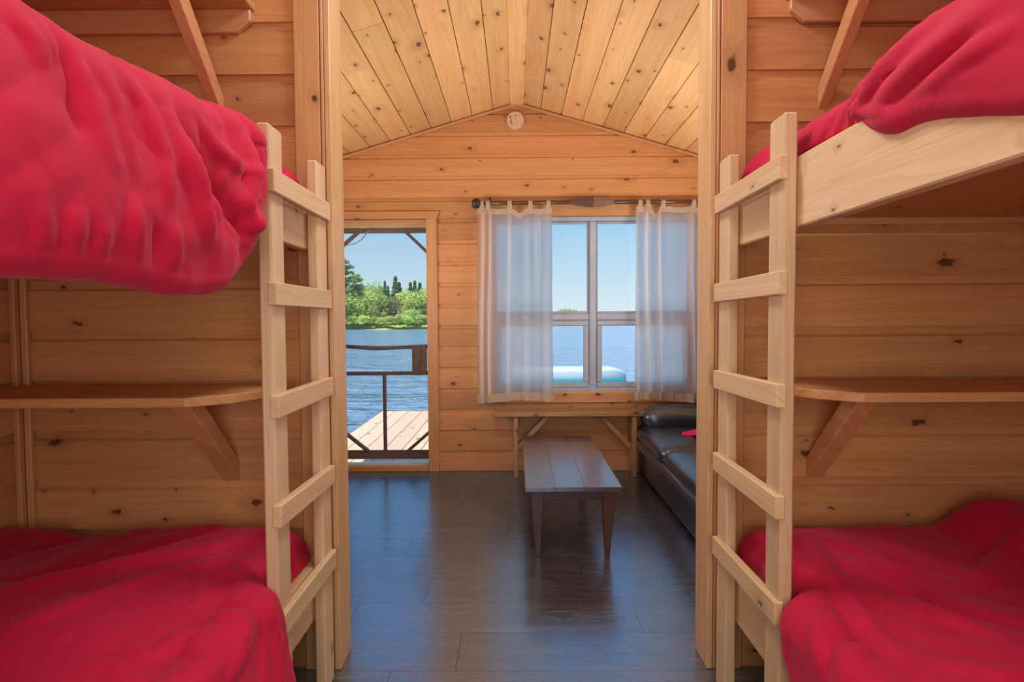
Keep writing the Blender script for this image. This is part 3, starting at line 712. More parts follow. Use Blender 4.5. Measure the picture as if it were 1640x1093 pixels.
def duvet(s, label, y0, y1, ztop, aedge, zlow, strokes, seed, bulge=0.0, rnd=0.07, amp=0.010, hangfold=0.010, enddrop=0.12, zmod=None, NY=210, excess=(0.02, 0.012), sk=1.5):
    """quilt lying on a bunk: a = distance from the centre line; aedge(y), zlow(y) say where its free edge hangs"""
    NT_, NA, NH, NC = 70, 12, 46, 8
    ys = np.concatenate([np.linspace(y0, y1, NY), np.full(10, y1)])
    drop = np.concatenate([np.zeros(NY), np.linspace(0.1, 1, 10)*enddrop])
    re = 0.09
    q = np.clip((ys-(y1-re))/re, 0, 1); yy = np.where(q > 0, (y1-re)+re*np.sin(q*math.pi/2), ys)
    dz = np.where(q > 0, re*(1-np.cos(q*math.pi/2)), 0)+np.maximum(0, drop-0.0)
    P = np.zeros((len(ys), NT_+NA+NH+NC, 3)); SS = np.zeros(P.shape[:2])
    aw = HW-0.035
    for j in range(len(ys)):
        yv = yy[j]; ae = aedge(yv); zt = (ztop(yv) if callable(ztop) else ztop)-dz[j]; zl = min(zlow(yv), zt-rnd-0.005)
        k = (np.linspace(0, 1, NT_, endpoint=False))**0.8
        a1 = aw+(ae+rnd-aw)*k; z1 = np.full(NT_, zt)
        th = np.linspace(0, math.pi/2, NA, endpoint=False)
        a2 = ae+rnd-rnd*np.sin(th); z2 = zt-rnd+rnd*np.cos(th)
        t = np.linspace(0, 1, NH, endpoint=False)
        h = (zt-rnd)-zl
        a3 = ae-bulge*np.sin(t*math.pi*0.75)*min(1, h/0.25); z3 = zt-rnd-h*t
        th = np.linspace(0, math.pi*0.85, NC); rc = 0.022
        ab = a3[-1]
        a4 = ab+rc-rc*np.cos(th); z4 = zl-rc*np.sin(th)*0.9
        A = np.concatenate([a1, a2, a3, a4]); Z = np.concatenate([z1, z2, z3, z4])
        P[j, :, 0] = CX+s*A; P[j, :, 1] = yv; P[j, :, 2] = Z
        SS[j] = np.concatenate([-(a1-ae), rnd*np.linspace(0, 1.57, NA), rnd*1.57+h*t, rnd*1.57+h+np.linspace(0, 0.06, NC)])
    Y = P[:, :, 1]; X_ = np.abs(P[:, :, 0]-CX)
    def normals(P):
        du = np.gradient(P, axis=0); dv = np.gradient(P, axis=1); n = np.cross(du, dv)
        n /= np.linalg.norm(n, axis=-1, keepdims=True)+1e-9
        return n*(-1 if n[NY//2, 10, 2] < 0 else 1)
    N = normals(P)
    hang = sstep(-0.03, 0.10, SS)
    top = 1-hang
    f = 0
    # broad puffiness and long soft folds, then ridges
    f = f + amp*0.9*fbm(Y*2.3+seed, SS*2.0+seed*2, 2)
    T_ = 0.09*fbm(Y*2.0+seed*3, SS*1.3+4, 2)
    patch = lambda a, b, o: sstep(-0.35, 0.55, fbm(Y*a+seed*2.7+o, SS*b+seed+o, 2))
    tilt = 0.30*np.sin(seed)+0.35*vnoise(Y*1.3+seed, SS*0.5+seed)
    b1 = np.abs(vnoise((Y+T_+tilt*SS)*9.0+seed*5, SS*0.9+seed))
    b2 = np.abs(vnoise((Y+T_*0.8-0.22*SS)*21+seed*9, SS*1.6+seed*3))
    b6 = np.abs(vnoise((Y*0.75+SS*0.66+T_)*15+seed*2, (SS*0.75-Y*0.66)*1.6+seed))
    f = f + hang*hangfold*(1.7*b1**0.9*patch(1.5, 1.0, 9)+1.5*b2**0.9*patch(3.1, 1.6, 5)+0.6*b6**0.9*patch(2.1, 2.0, 2))
    c, s_ = math.cos(0.6+0.3*math.sin(seed)), math.sin(0.6+0.3*math.sin(seed))
    p1, q1 = Y*c+SS*s_+T_, -Y*s_+SS*c
    b3 = np.abs(vnoise(q1*9+seed*3+1.5*T_, p1*1.7+seed))
    b4 = np.abs(vnoise((Y*0.25+SS*0.97)*19+seed+2*T_, (Y*0.97-SS*0.25)*4+seed*4))
    b5 = np.abs(fbm((Y*0.8+SS*0.6+T_)*24+seed, (SS*0.8-Y*0.6)*11+seed*2, 2))
    f = f + amp*((1-0.55*hang)*(1.9*b3**0.8*patch(1.9, 1.9, 1)+1.0*b4**0.8*patch(2.6, 2.6, 3))+0.45*b5*patch(3.3, 3.3, 8)*(1-0.6*hang))
    for w_, a_, poly in strokes:
        pl = np.array(poly); wt_ = np.ones(3)
        if np.ptp(pl[:, 0]) < 1e-3: wt_[0] = 0.12          # a fold of the hanging side
        if np.ptp(pl[:, 2]) < 1e-3: wt_[2] = 0.3           # a fold on the top
        d, par = dist_poly(P*wt_, pl*wt_)
        f = f + sk*a_*np.exp(-(d/w_)**2)*np.sin(np.clip(par*0.94+0.03, 0, 1)*math.pi)**0.45
    # keep the underside and the wall side calm
    f = f*sstep(0.0, 0.05, aw-X_+0.0)
    col = np.arange(P.shape[1]); f = f*(1-0.72*sstep(NT_+NA+NH-14, NT_+NA+NH+2, col))[None, :]
    P2 = P + N*f[..., None]
    if zmod is not None: P2[:, :, 2] += zmod(X_, Y)*top
    if excess: P2 = buckle(P, P2, N, hang, excess, (SS > -0.02)[0].argmax())
    P2[:, :, 1] = np.minimum(P2[:, :, 1], YP-0.016)
    ny, na = P.shape[:2]
    v = P2.reshape(-1, 3); idx = np.arange(ny*na).reshape(ny, na)
    fs = np.stack([idx[:-1, :-1], idx[1:, :-1], idx[1:, 1:], idx[:-1, 1:]], -1).reshape(-1, 4)
    if s > 0: fs = fs[:, ::-1]
    loc = np.array((CX+s*1.2, 1.0, (ztop(1.0) if callable(ztop) else ztop)-0.10))
    me = mesh('duvet', v-loc, fs, True); me.materials.append(M['crimson'])
    o = obj('duvet', me); o.location = loc
    sd_ = o.modifiers.new('thickness', 'SOLIDIFY'); sd_.thickness = 0.012; sd_.offset = -1
    return tag(o, label, 'duvet', 'crimson duvets on the bunks')

sm = lambda a, b, x: float(sstep(a, b, np.float64(x)))
ST_LU=[
(0.022, 0.016, [(-0.645, 1.083, 1.68), (-0.645, 1.107, 1.6), (-0.645, 1.144, 1.509), (-0.645, 1.174, 1.46)]),
(0.035, -0.022, [(-0.645, 1.12, 1.646), (-0.645, 1.214, 1.581), (-0.645, 1.305, 1.512), (-0.645, 1.323, 1.474)]),
(0.014, 0.014, [(-0.645, 1.179, 1.717), (-0.645, 1.236, 1.662), (-0.645, 1.292, 1.644), (-0.645, 1.387, 1.637)]),
(0.014, 0.018, [(-0.645, 1.402, 1.71), (-0.645, 1.389, 1.643), (-0.645, 1.341, 1.559), (-0.645, 1.358, 1.518), (-0.645, 1.423, 1.539)]),
(0.022, -0.016, [(-0.645, 1.448, 1.679), (-0.645, 1.396, 1.591), (-0.645, 1.418, 1.563)]),
(0.03, 0.016, [(-0.645, 1.464, 1.745), (-0.645, 1.536, 1.719), (-0.645, 1.567, 1.632), (-0.645, 1.505, 1.521)]),
(0.016, 0.01, [(-0.645, 0.849, 1.702), (-0.645, 0.856, 1.663), (-0.645, 0.871, 1.61), (-0.645, 0.891, 1.542)]),
(0.014, 0.009, [(-0.645, 0.762, 1.684), (-0.645, 0.785, 1.66), (-0.645, 0.791, 1.627)]),
(0.014, 0.009, [(-0.645, 0.801, 1.694), (-0.645, 0.819, 1.653), (-0.645, 0.829, 1.614)]),
(0.02, -0.01, [(-0.645, 0.819, 1.669), (-0.645, 0.833, 1.615), (-0.645, 0.834, 1.552)]),
(0.016, 0.01, [(-0.645, 0.97, 1.707), (-0.645, 1.014, 1.66), (-0.645, 1.035, 1.58), (-0.645, 1.037, 1.501)]),
(0.012, 0.008, [(-0.645, 0.922, 1.68), (-0.645, 0.939, 1.626), (-0.645, 0.951, 1.536)]),
(0.014, 0.01, [(-0.645, 0.757, 1.448), (-0.645, 0.766, 1.415), (-0.645, 0.772, 1.395)]),
(0.014, 0.01, [(-0.645, 0.813, 1.459), (-0.645, 0.819, 1.422), (-0.645, 0.826, 1.391)]),
(0.014, 0.011, [(-0.645, 0.868, 1.449), (-0.645, 0.875, 1.417), (-0.645, 0.884, 1.394)]),
(0.014, 0.01, [(-0.645, 0.938, 1.483), (-0.645, 0.951, 1.434), (-0.645, 0.966, 1.395)]),
(0.014, 0.011, [(-0.645, 1.042, 1.47), (-0.645, 1.053, 1.431), (-0.645, 1.065, 1.396)]),
(0.012, -0.009, [(-0.645, 0.998, 1.463), (-0.645, 1.008, 1.426), (-0.645, 1.013, 1.391)]),
(0.01, 0.008, [(-0.645, 1.229, 1.538), (-0.645, 1.283, 1.489), (-0.645, 1.378, 1.471)]),
(0.01, 0.007, [(-0.645, 1.313, 1.674), (-0.645, 1.259, 1.582), (-0.645, 1.285, 1.524)]),
]
ST_RU=[
(0.01, 0.01, [(0.735, 1.281, 1.825), (0.735, 1.325, 1.765), (0.735, 1.373, 1.728)]),
(0.009, 0.01, [(0.735, 1.327, 1.818), (0.735, 1.395, 1.779), (0.735, 1.459, 1.715)]),
(0.009, 0.009, [(0.735, 1.385, 1.803), (0.735, 1.461, 1.779), (0.735, 1.532, 1.73)]),
(0.009, 0.009, [(0.735, 1.462, 1.802), (0.735, 1.509, 1.771), (0.735, 1.571, 1.722)]),
(0.012, 0.012, [(0.735, 1.222, 1.815), (0.735, 1.28, 1.769), (0.735, 1.301, 1.726)]),
(0.018, 0.014, [(0.735, 1.017, 1.811), (0.735, 1.182, 1.78), (0.735, 1.275, 1.747)]),
(0.012, -0.009, [(0.735, 1.154, 1.813), (0.735, 1.254, 1.785), (0.735, 1.324, 1.744)]),
(0.02, 0.012, [(0.735, 1.278, 1.728), (0.735, 1.18, 1.683), (0.735, 1.082, 1.653), (0.735, 0.969, 1.627)]),
(0.02, 0.01, [(0.735, 0.925, 1.761), (0.735, 1.055, 1.748), (0.735, 1.188, 1.726)]),
(0.02, -0.01, [(0.735, 0.948, 1.739), (0.735, 1.054, 1.714), (0.735, 1.151, 1.699)]),
(0.014, 0.008, [(0.735, 0.868, 1.712), (0.735, 0.971, 1.708), (0.735, 1.116, 1.7)]),
(0.01, 0.008, [(0.735, 1.805, 1.821), (0.735, 1.897, 1.803), (0.735, 1.957, 1.757)]),
(0.01, 0.008, [(0.735, 1.898, 1.841), (0.735, 1.979, 1.817), (0.735, 2.033, 1.766)]),
(0.01, 0.008, [(0.735, 1.769, 1.783), (0.735, 1.839, 1.743), (0.735, 1.857, 1.718)]),
]
ST_LLtop=[
(0.04, 0.014, [(-1.322, 1.463, 0.58), (-1.226, 1.563, 0.58), (-1.161, 1.647, 0.58), (-0.966, 1.74, 0.58), (-0.853, 1.902, 0.58)]),
(0.03, -0.01, [(-1.388, 1.538, 0.58), (-1.237, 1.663, 0.58), (-1.092, 1.865, 0.58), (-0.919, 2.051, 0.58)]),
(0.02, 0.01, [(-1.173, 1.294, 0.58), (-1.104, 1.405, 0.58), (-0.996, 1.589, 0.58), (-0.868, 1.706, 0.58)]),
(0.012, 0.01, [(-0.84, 1.601, 0.58), (-0.837, 1.645, 0.58), (-0.778, 1.629, 0.58), (-0.708, 1.614, 0.58)]),
(0.014, 0.012, [(-0.804, 1.293, 0.58), (-0.791, 1.341, 0.58), (-0.748, 1.321, 0.58)]),
(0.012, -0.01, [(-0.792, 1.256, 0.58), (-0.768, 1.292, 0.58), (-0.693, 1.239, 0.58)]),
(0.014, 0.012, [(-0.926, 1.223, 0.58), (-0.874, 1.231, 0.58), (-0.793, 1.182, 0.58)]),
(0.01, 0.009, [(-0.886, 1.293, 0.58), (-0.828, 1.265, 0.58), (-0.814, 1.293, 0.58)]),
(0.012, 0.01, [(-0.914, 1.645, 0.58), (-0.815, 1.483, 0.58), (-0.823, 1.437, 0.58)]),
(0.012, 0.009, [(-0.689, 1.214, 0.58), (-0.664, 1.23, 0.58), (-0.621, 1.174, 0.58)]),
(0.02, 0.01, [(-1.339, 1.711, 0.58), (-1.305, 1.968, 0.58), (-1.145, 2.101, 0.58)]),
(0.02, 0.01, [(-1.561, 1.814, 0.58), (-1.606, 2.059, 0.58), (-1.477, 2.232, 0.58)]),
]
ST_LLside=[
(0.014, 0.014, [(-0.66, 1.44, 0.641), (-0.66, 1.41, 0.542), (-0.66, 1.338, 0.5), (-0.66, 1.284, 0.485)]),
(0.012, 0.012, [(-0.66, 1.516, 0.582), (-0.66, 1.523, 0.451), (-0.66, 1.49, 0.354)]),
(0.012, -0.012, [(-0.66, 1.476, 0.583), (-0.66, 1.457, 0.488), (-0.66, 1.403, 0.409)]),
(0.012, 0.012, [(-0.66, 1.569, 0.488), (-0.66, 1.625, 0.361), (-0.66, 1.604, 0.281)]),
(0.01, -0.01, [(-0.66, 1.549, 0.523), (-0.66, 1.573, 0.411), (-0.66, 1.545, 0.319)]),
]
ST_LR=[
(0.014, 0.016, [(0.923, 1.839, 0.58), (0.897, 1.724, 0.58), (0.852, 1.45, 0.58), (0.842, 1.293, 0.58), (0.861, 1.25, 0.58)]),
(0.02, -0.012, [(0.872, 1.788, 0.58), (0.841, 1.65, 0.58), (0.801, 1.387, 0.58), (0.802, 1.259, 0.58)]),
(0.012, -0.012, [(1.32, 1.675, 0.58), (1.391, 1.751, 0.58), (1.537, 1.851, 0.58), (1.731, 1.982, 0.58)]),
(0.03, 0.014, [(1.261, 1.592, 0.58), (1.404, 1.704, 0.58), (1.615, 1.832, 0.58)]),
(0.02, 0.012, [(0.889, 1.226, 0.58), (0.981, 1.173, 0.58), (1.054, 1.187, 0.58)]),
(0.02, 0.012, [(1.021, 1.471, 0.58), (1.062, 1.396, 0.58), (1.111, 1.274, 0.58)]),
(0.012, 0.008, [(0.795, 1.68, 0.58), (0.853, 1.65, 0.58), (0.867, 1.544, 0.58)]),
(0.01, 0.008, [(0.75, 1.596, 0.58), (0.788, 1.544, 0.58), (0.845, 1.484, 0.58)]),
(0.012, 0.01, [(0.926, 1.347, 0.58), (1.017, 1.449, 0.58), (1.03, 1.542, 0.58)]),
(0.03, 0.012, [(1.009, 1.874, 0.58), (1.07, 1.648, 0.58), (1.209, 1.592, 0.58)]),
]
ST_LRside=[
(0.014, 0.012, [(0.7, 1.432, 0.579), (0.7, 1.389, 0.538), (0.7, 1.328, 0.5)]),
(0.012, 0.012, [(0.7, 1.35, 0.589), (0.7, 1.293, 0.556), (0.7, 1.24, 0.511)]),
(0.012, -0.01, [(0.7, 1.303, 0.585), (0.7, 1.349, 0.539), (0.7, 1.291, 0.493)]),
]
# upper, doorway side: spills far over the rail as far as the ladder
def lu_edge(y): return 0.678+0.093*sm(1.46, 1.58, y)
def lu_low(y):
    z = 1.385+0.01*math.sin(y*9)+0.02*sm(1.1, 1.3, y)+0.10*sm(1.25, 1.45, y)+0.16*sm(1.40, 1.56, y)
    return z+(1.72-z)*sm(1.47, 1.60, y)
duvet(-1, 'crimson duvet spilling in folds far over the upper doorway-side bunk rail', 0.06, 2.06, lambda y: 1.735+0.065*sm(0.9, 1.5, y), lu_edge, lu_low, ST_LU, 3.3, bulge=0.030, amp=0.010, hangfold=0.0105, enddrop=0.08, excess=None, sk=1.6,
      zmod=None)
# upper, sofa side: tucked behind the rail near the ladder, slipping over it further along
def ru_edge(y): return 0.714+0.058*sm(1.14, 1.46, y)
def ru_low(y):
    z = 1.60+0.085*sm(0.75, 1.12, y)
    return z+(1.735-z)*sm(1.14, 1.32, y)
duvet(1, 'crimson duvet slipping over the upper sofa-side bunk rail in tight pleats', 0.06, 2.06, 1.825, ru_edge, ru_low, ST_RU, 8.1, bulge=0.004, amp=0.008, hangfold=0.006, enddrop=0.09, rnd=0.065, excess=None,
      zmod=lambda a, y: 0.03*np.exp(-((y-1.9)/0.2)**2))
# lower, doorway side
def ll_edge(y): return 0.692+0.078*sm(1.55, 1.66, y)
def ll_low(y): return 0.10+0.345*sm(1.57, 1.67, y)
duvet(-1, 'crimson duvet rumpled over the lower doorway-side bunk, hanging past its rail', 0.06, 2.055, 0.565, ll_edge, ll_low, ST_LLtop+ST_LLside, 5.7, bulge=0.050, amp=0.013, hangfold=0.009, enddrop=0.12, rnd=0.075,
      zmod=lambda a, y: 0.02*np.sin(a*7.0)*sstep(1.6, 2.0, y)-0.05*np.clip((1.05-a)/0.4, 0, 1)**2*(1-sstep(1.3, 1.9, y))+0.012*np.sin(y*6+a*4))
# lower, sofa side, humped at the outer corner
def rl_edge(y): return 0.694+0.076*sm(1.50, 1.58, y)
def rl_low(y): return 0.16+0.13*sm(1.20, 1.42, y)+0.17*sm(1.40, 1.56, y)
duvet(1, 'crimson duvet with a long doubled fold on the lower sofa-side bunk', 0.06, 2.055, 0.555, rl_edge, rl_low, ST_LR+ST_LRside, 1.9, amp=0.012, hangfold=0.007, enddrop=0.12, rnd=0.075,
      zmod=lambda a, y: 0.105*sstep(1.38, 1.60, a)*sstep(1.55, 1.95, y)-0.04*np.clip((1.05-a)/0.4, 0, 1)**2*(1-sstep(1.3, 1.9, y))+0.010*np.sin(y*7-a*5))

# ------------------------------------------------------------------ coffee table
t = thing('coffee_table', 'low dark red-brown coffee table with worn plank top and tapered legs', 'table', (0.30, 3.75, 0))
tx0, tx1, ty0, ty1 = 0.045, 0.558, 3.075, 4.428
edges = [tx0, 0.205, 0.365, tx1]
for i in range(3):
    a, b = edges[i], edges[i+1]
    o = board('top_plank', t, M['table'], ty1-ty0, b-a-0.0004, 0.024, ((a+b)/2, (ty0+ty1)/2, 0.388), (0, 1, 0), (1, 0, 0), bev=0.0012)
for yy in (3.128, 4.372): board('apron', t, M['table_leg'], 0.42, 0.060, 0.020, (0.301, yy, 0.346), (1, 0, 0), (0, 0, 1))
for xx in (0.092, 0.510): board('apron', t, M['table_leg'], 1.20, 0.060, 0.020, (xx, 3.75, 0.346), (0, 1, 0), (0, 0, 1))
for sx, xx in ((-1, 0.108), (1, 0.494)):
    for sy, yy in ((-1, 3.140), (1, 4.360)):
        bm = bmesh.new(); bmesh.ops.create_cube(bm, size=1.0)
        for v in bm.verts:
            tp = v.co.z > 0; hw = 0.036 if tp else 0.013
            v.co = Vector((v.co.x*2*hw-(0 if tp else sx*0.006), v.co.y*2*hw, 0.376 if tp else 0.0))
        bmesh.ops.bevel(bm, geom=bm.edges[:], offset=0.003, segments=1, affect='EDGES')
        rotm = Matrix(((0, 0, 1), (1, 0, 0), (0, 1, 0)))
        bmesh.ops.transform(bm, matrix=rotm.to_4x4(), verts=bm.verts)      # grain (local X) runs down the leg
        me = D.meshes.new('leg'); bm.to_mesh(me); bm.free()
        o = obj('leg', me, M['table_leg'], t); place(o, (xx, yy, 0), (0, 0, 1), (1, 0, 0))

# ------------------------------------------------------------------ bench under the window
t = thing('bench', 'narrow honey-coloured pine bench with braced legs standing under the window', 'bench', (0.49, 4.80, 0))
bx0, bx1 = -0.180, 1.165
poly = [(-0.672, -0.11), (0.60, -0.11), (0.655, -0.095), (0.672, -0.05), (0.672, 0.11), (-0.672, 0.11)]
prism('seat', t, M['bench'], poly, 0.040, (0.492, 4.800, 0.518), (1, 0, 0), (0, 1, 0), bev=0.006)
for xx in (-0.005, 0.955):
    board('leg', t, M['bench'], 0.498, 0.19, 0.038, (xx, 4.80, 0.249), (0, 0, 1), (0, 1, 0), bev=0.004)
between('brace', t, M['bench'], (0.012, 4.80, 0.235), (0.255, 4.80, 0.490), 0.040, 0.075, (0, 0, 1))
between('brace', t, M['bench'], (0.938, 4.80, 0.235), (0.695, 4.80, 0.490), 0.040, 0.075, (0, 0, 1))

# ------------------------------------------------------------------ leather sofa
t = thing('sofa', 'black leather sofa with rolled front edge along the wall past the window bench', 'sofa', (1.40, 3.95, 0))
LM = M['leather']
sy0, sy1 = 2.98, 4.84
def soft(name, L, W, H, r, loc, puff=0.0, noise=0.0, seed=0, ux=(0, 1, 0), uy=(-1, 0, 0), parent=t, cuts=12):
    o = obj(name, soft_mesh(L, W, H, r, puff=puff, noise=noise, seed=seed, cuts=cuts), LM, parent)
    return place(o, loc, ux, uy)
soft('base', sy1-sy0, 0.83, 0.245, 0.020, (1.425, (sy0+sy1)/2, 0.1475))
soft('front_roll', sy1-sy0, 0.10, 0.090, 0.044, (1.015, (sy0+sy1)/2, 0.268), noise=0.002)
for a, b, sd_ in ((sy0+0.02, 3.91, 1), (3.915, 4.835, 2)):
    soft('seat_cushion', b-a, 0.66, 0.125, 0.058, (1.302, (a+b)/2, 0.350), puff=0.022, noise=0.0035, seed=sd_)
soft('arm', 0.82, 0.21, 0.180, 0.085, (1.420, 4.715, 0.478), puff=0.018, noise=0.004, seed=4, ux=(1, 0, 0), uy=(0, 1, 0))
soft('arm', 0.82, 0.21, 0.180, 0.085, (1.430, 3.085, 0.490), puff=0.018, noise=0.004, seed=5, ux=(1, 0, 0), uy=(0, 1, 0))
for a, b, sd_ in ((3.20, 3.90, 1), (3.905, 4.60, 2)):
    soft('back_cushion', b-a, 0.24, 0.44, 0.100, (1.700, (a+b)/2, 0.62), noise=0.004, seed=sd_+7)
# piping along the front edge of the seat
pp = [Vector((0.985+0.004*math.sin(y_*9), y_, 0.300))-t.location for y_ in np.linspace(sy0+0.03, sy1-0.02, 40)]
obj('piping', tube_mesh(pp, 0.006, 6), LM, t)

# cloth left on the sofa
gx = np.linspace(0, 0.24, 26); gy = np.linspace(0, 0.26, 26); v = []
for a in gx:
    for b in gy:
        rr = math.hypot(a-0.12, b-0.13)
        v.append((a-0.12+0.02*math.sin(b*40), b-0.13+0.02*math.sin(a*36), 0.018+0.050*abs(math.sin(a*26+b*14))*(1-min(1, rr/0.22))+0.030*max(0, 1-rr/0.12)))
f = [(i*26+j, (i+1)*26+j, (i+1)*26+j+1, i*26+j+1) for i in range(25) for j in range(25)]
o = obj('cloth', mesh('cloth', v, f, True), M['pink']); o.location = (1.385, 4.22, 0.422); o.rotation_euler = (0, 0, 0.7)
m_ = o.modifiers.new('thickness', 'SOLIDIFY'); m_.thickness = 0.006
tag(o, 'crumpled bright pink cloth lying on the black leather sofa seat', 'cloth')

# ------------------------------------------------------------------ curtain rod and curtains
t = thing('curtain_rod', 'dark carved paddle-like curtain rod with flat diamond and knob end', 'curtain rod', (0.65, 4.862, 2.242))
P_ = lambda *p: Vector(p)-t.location
YRD = 4.862
obj('shaft', tube_mesh([P_(-0.29, YRD, 2.240), P_(0.0, YRD, 2.241), P_(0.45, YRD, 2.243)], [0.014, 0.017, 0.017], 12), M['rod'], t)
obj('shaft', tube_mesh([P_(0.81, YRD, 2.243), P_(1.2, YRD, 2.241), P_(1.66, YRD, 2.240)], [0.017, 0.017, 0.014], 12), M['rod'], t)
# the flat diamond, two tapering blades meeting at their broad ends
for a, b, mt in ((0.43, 0.640, M['rod']), (0.83, 0.642, M['rod_pale'])):
    n = 9; pts_ = []; v = []; f = []
    for i in range(n+1):
        k = i/n; hh = 0.018+0.024*math.sin(min(1, k*1.05)*math.pi/2)**1.5; x_ = a+(b-a)*k; th = 0.016-0.006*k
        for (dy, dz_) in ((-th, 0), (-th*0.7, hh), (th*0.7, hh), (th, 0), (th*0.7, -hh), (-th*0.7, -hh)): v.append(P_(x_, YRD+dy, 2.246+dz_))
    for i in range(n):
        for q in range(6): f.append((i*6+q, i*6+(q+1) % 6, (i+1)*6+(q+1) % 6, (i+1)*6+q))
    f += [tuple(range(6)), tuple(n*6+q for q in range(6))]
    obj('blade', mesh('blade', v, f), mt, t)
kn = []
for i in range(9):
    k = i/8; kn.append((P_(-0.352+0.066*k, YRD, 2.240), 0.012+0.030*math.sin(math.pi*(0.12+0.76*k))**0.6))
obj('knob', tube_mesh([p for p, _ in kn], [r_ for _, r_ in kn], 14), M['iron'], t)
for xx in (-0.205, 1.56):
    board('bracket', t, M['iron'], 0.075, 0.016, 0.022, (xx, YB-0.038, 2.256), (0, 1, 0), (1, 0, 0), bev=0.004)
    board('bracket', t, M['iron'], 0.040, 0.018, 0.016, (xx, YRD, 2.270), (0, 0, 1), (1, 0, 0), bev=0.004)

def curtain(x0, x1, ztop, zbot, label, folds, tabs, seed, dips):
    t = thing('curtain', label, 'curtain', ((x0+x1)/2, YRD, 1.4), 'tab-top curtains')
    NX, NZ = 150, 70; hemh = 0.055
    xs = np.linspace(0, 1, NX); zs = np.linspace(0, 1, NZ)
    U, Wd = np.meshgrid(xs, zs)
    flare = 1+0.03*Wd
    xc = (x0+x1)/2
    X_ = xc+(U-0.5)*(x1-x0)*flare
    fold = np.zeros_like(U)
    for c, w_, a_ in folds: fold += 1.5*a_*np.exp(-((U-c-0.012*np.sin(Wd*4+seed))/w_)**2)
    amp_ = 0.55+0.45*Wd
    Yv = YRD+0.012-fold*amp_-0.010*vnoise(U*9+seed, Wd*2.2+seed)-0.004*vnoise(U*26+seed, Wd*3+seed*2)-0.010*np.sin(Wd*2.2)
    X_ = X_ + 0.9*np.gradient(fold, axis=1)*amp_*np.sign(0.5-U)
    sag = np.zeros_like(U)
    for c, w_, a_ in dips: sag += a_*np.exp(-((U-c)/w_)**2)
    Zv = ztop-sag*(1-Wd)**3-(ztop-zbot)*Wd-0.012*np.sin(U*5+seed)*Wd
    pts = np.stack([X_, Yv, Zv], -1)-np.array(t.location)
    top_rows, bot_row = 4, NZ-4
    def part(name, r0, r1, mat):
        sub = pts[r0:r1].reshape(-1, 3); n = r1-r0; ii = np.arange(n*NX).reshape(n, NX)
        fs = np.stack([ii[:-1, :-1], ii[:-1, 1:], ii[1:, 1:], ii[1:, :-1]], -1).reshape(-1, 4)
        o = obj(name, mesh(name, sub, fs, True), mat, t)
        return o
    part('panel', 2, bot_row+1, M['curtain']); part('top_hem', 0, 3, M['hem']); part('bottom_hem', bot_row, NZ, M['hem'])
    for c in tabs:
        j = int(round(c*(NX-1))); px_, py_, pz_ = pts[0, j]+np.array(t.location)
        hw = 0.017; loop = []
        for k in range(13):
            an = -0.35*math.pi+1.70*math.pi*k/12
            loop.append((YRD-0.021*math.sin(an-0.0)*1.0, 2.242+0.0215*math.cos(an-math.pi*0.5+math.pi*0.5)))
        path = [(py_-0.004, pz_-0.012)]+[(YRD-0.021, 2.238)]+[(YRD-0.021*math.cos(math.pi*k/8), 2.242+0.021*math.sin(math.pi*k/8)) for k in range(9)]+[(YRD+0.021, 2.238), (py_+0.005, pz_-0.012)]
        v = []; f = []
        for (yy, zz) in path:
            v += [(px_-hw-t.location.x, yy-t.location.y, zz-t.location.z), (px_+hw-t.location.x, yy-t.location.y, zz-t.location.z)]
        for k in range(len(path)-1): f.append((2*k, 2*k+1, 2*k+3, 2*k+2))
        obj('tab', mesh('tab', v, f, True), M['hem'], t)
    return t
curtain(-0.315, 0.300, 2.200, 0.600, 'off-white cotton tab-top curtain hanging over the window edge nearer the doorway',
        [(0.07, 0.035, 0.035), (0.17, 0.03, 0.028), (0.42, 0.035, 0.024), (0.66, 0.04, 0.022), (0.93, 0.04, 0.026), (0.80, 0.03, 0.012)],
        (0.06, 0.15, 0.44, 0.71, 0.95), 1.7, [(0.30, 0.08, 0.004), (0.57, 0.06, 0.040), (0.84, 0.06, 0.008)])
curtain(0.990, 1.600, 2.205, 0.600, 'off-white cotton tab-top curtain hanging over the window edge above the sofa',
        [(0.03, 0.03, 0.022), (0.16, 0.035, 0.045), (0.25, 0.02, -0.015), (0.33, 0.03, 0.030), (0.50, 0.06, 0.012), (0.75, 0.03, 0.026), (0.93, 0.04, 0.03)],
        (0.06, 0.17, 0.37, 0.77, 0.95), 4.1, [(0.27, 0.035, 0.060), (0.57, 0.10, 0.004), (0.86, 0.06, 0.01)])

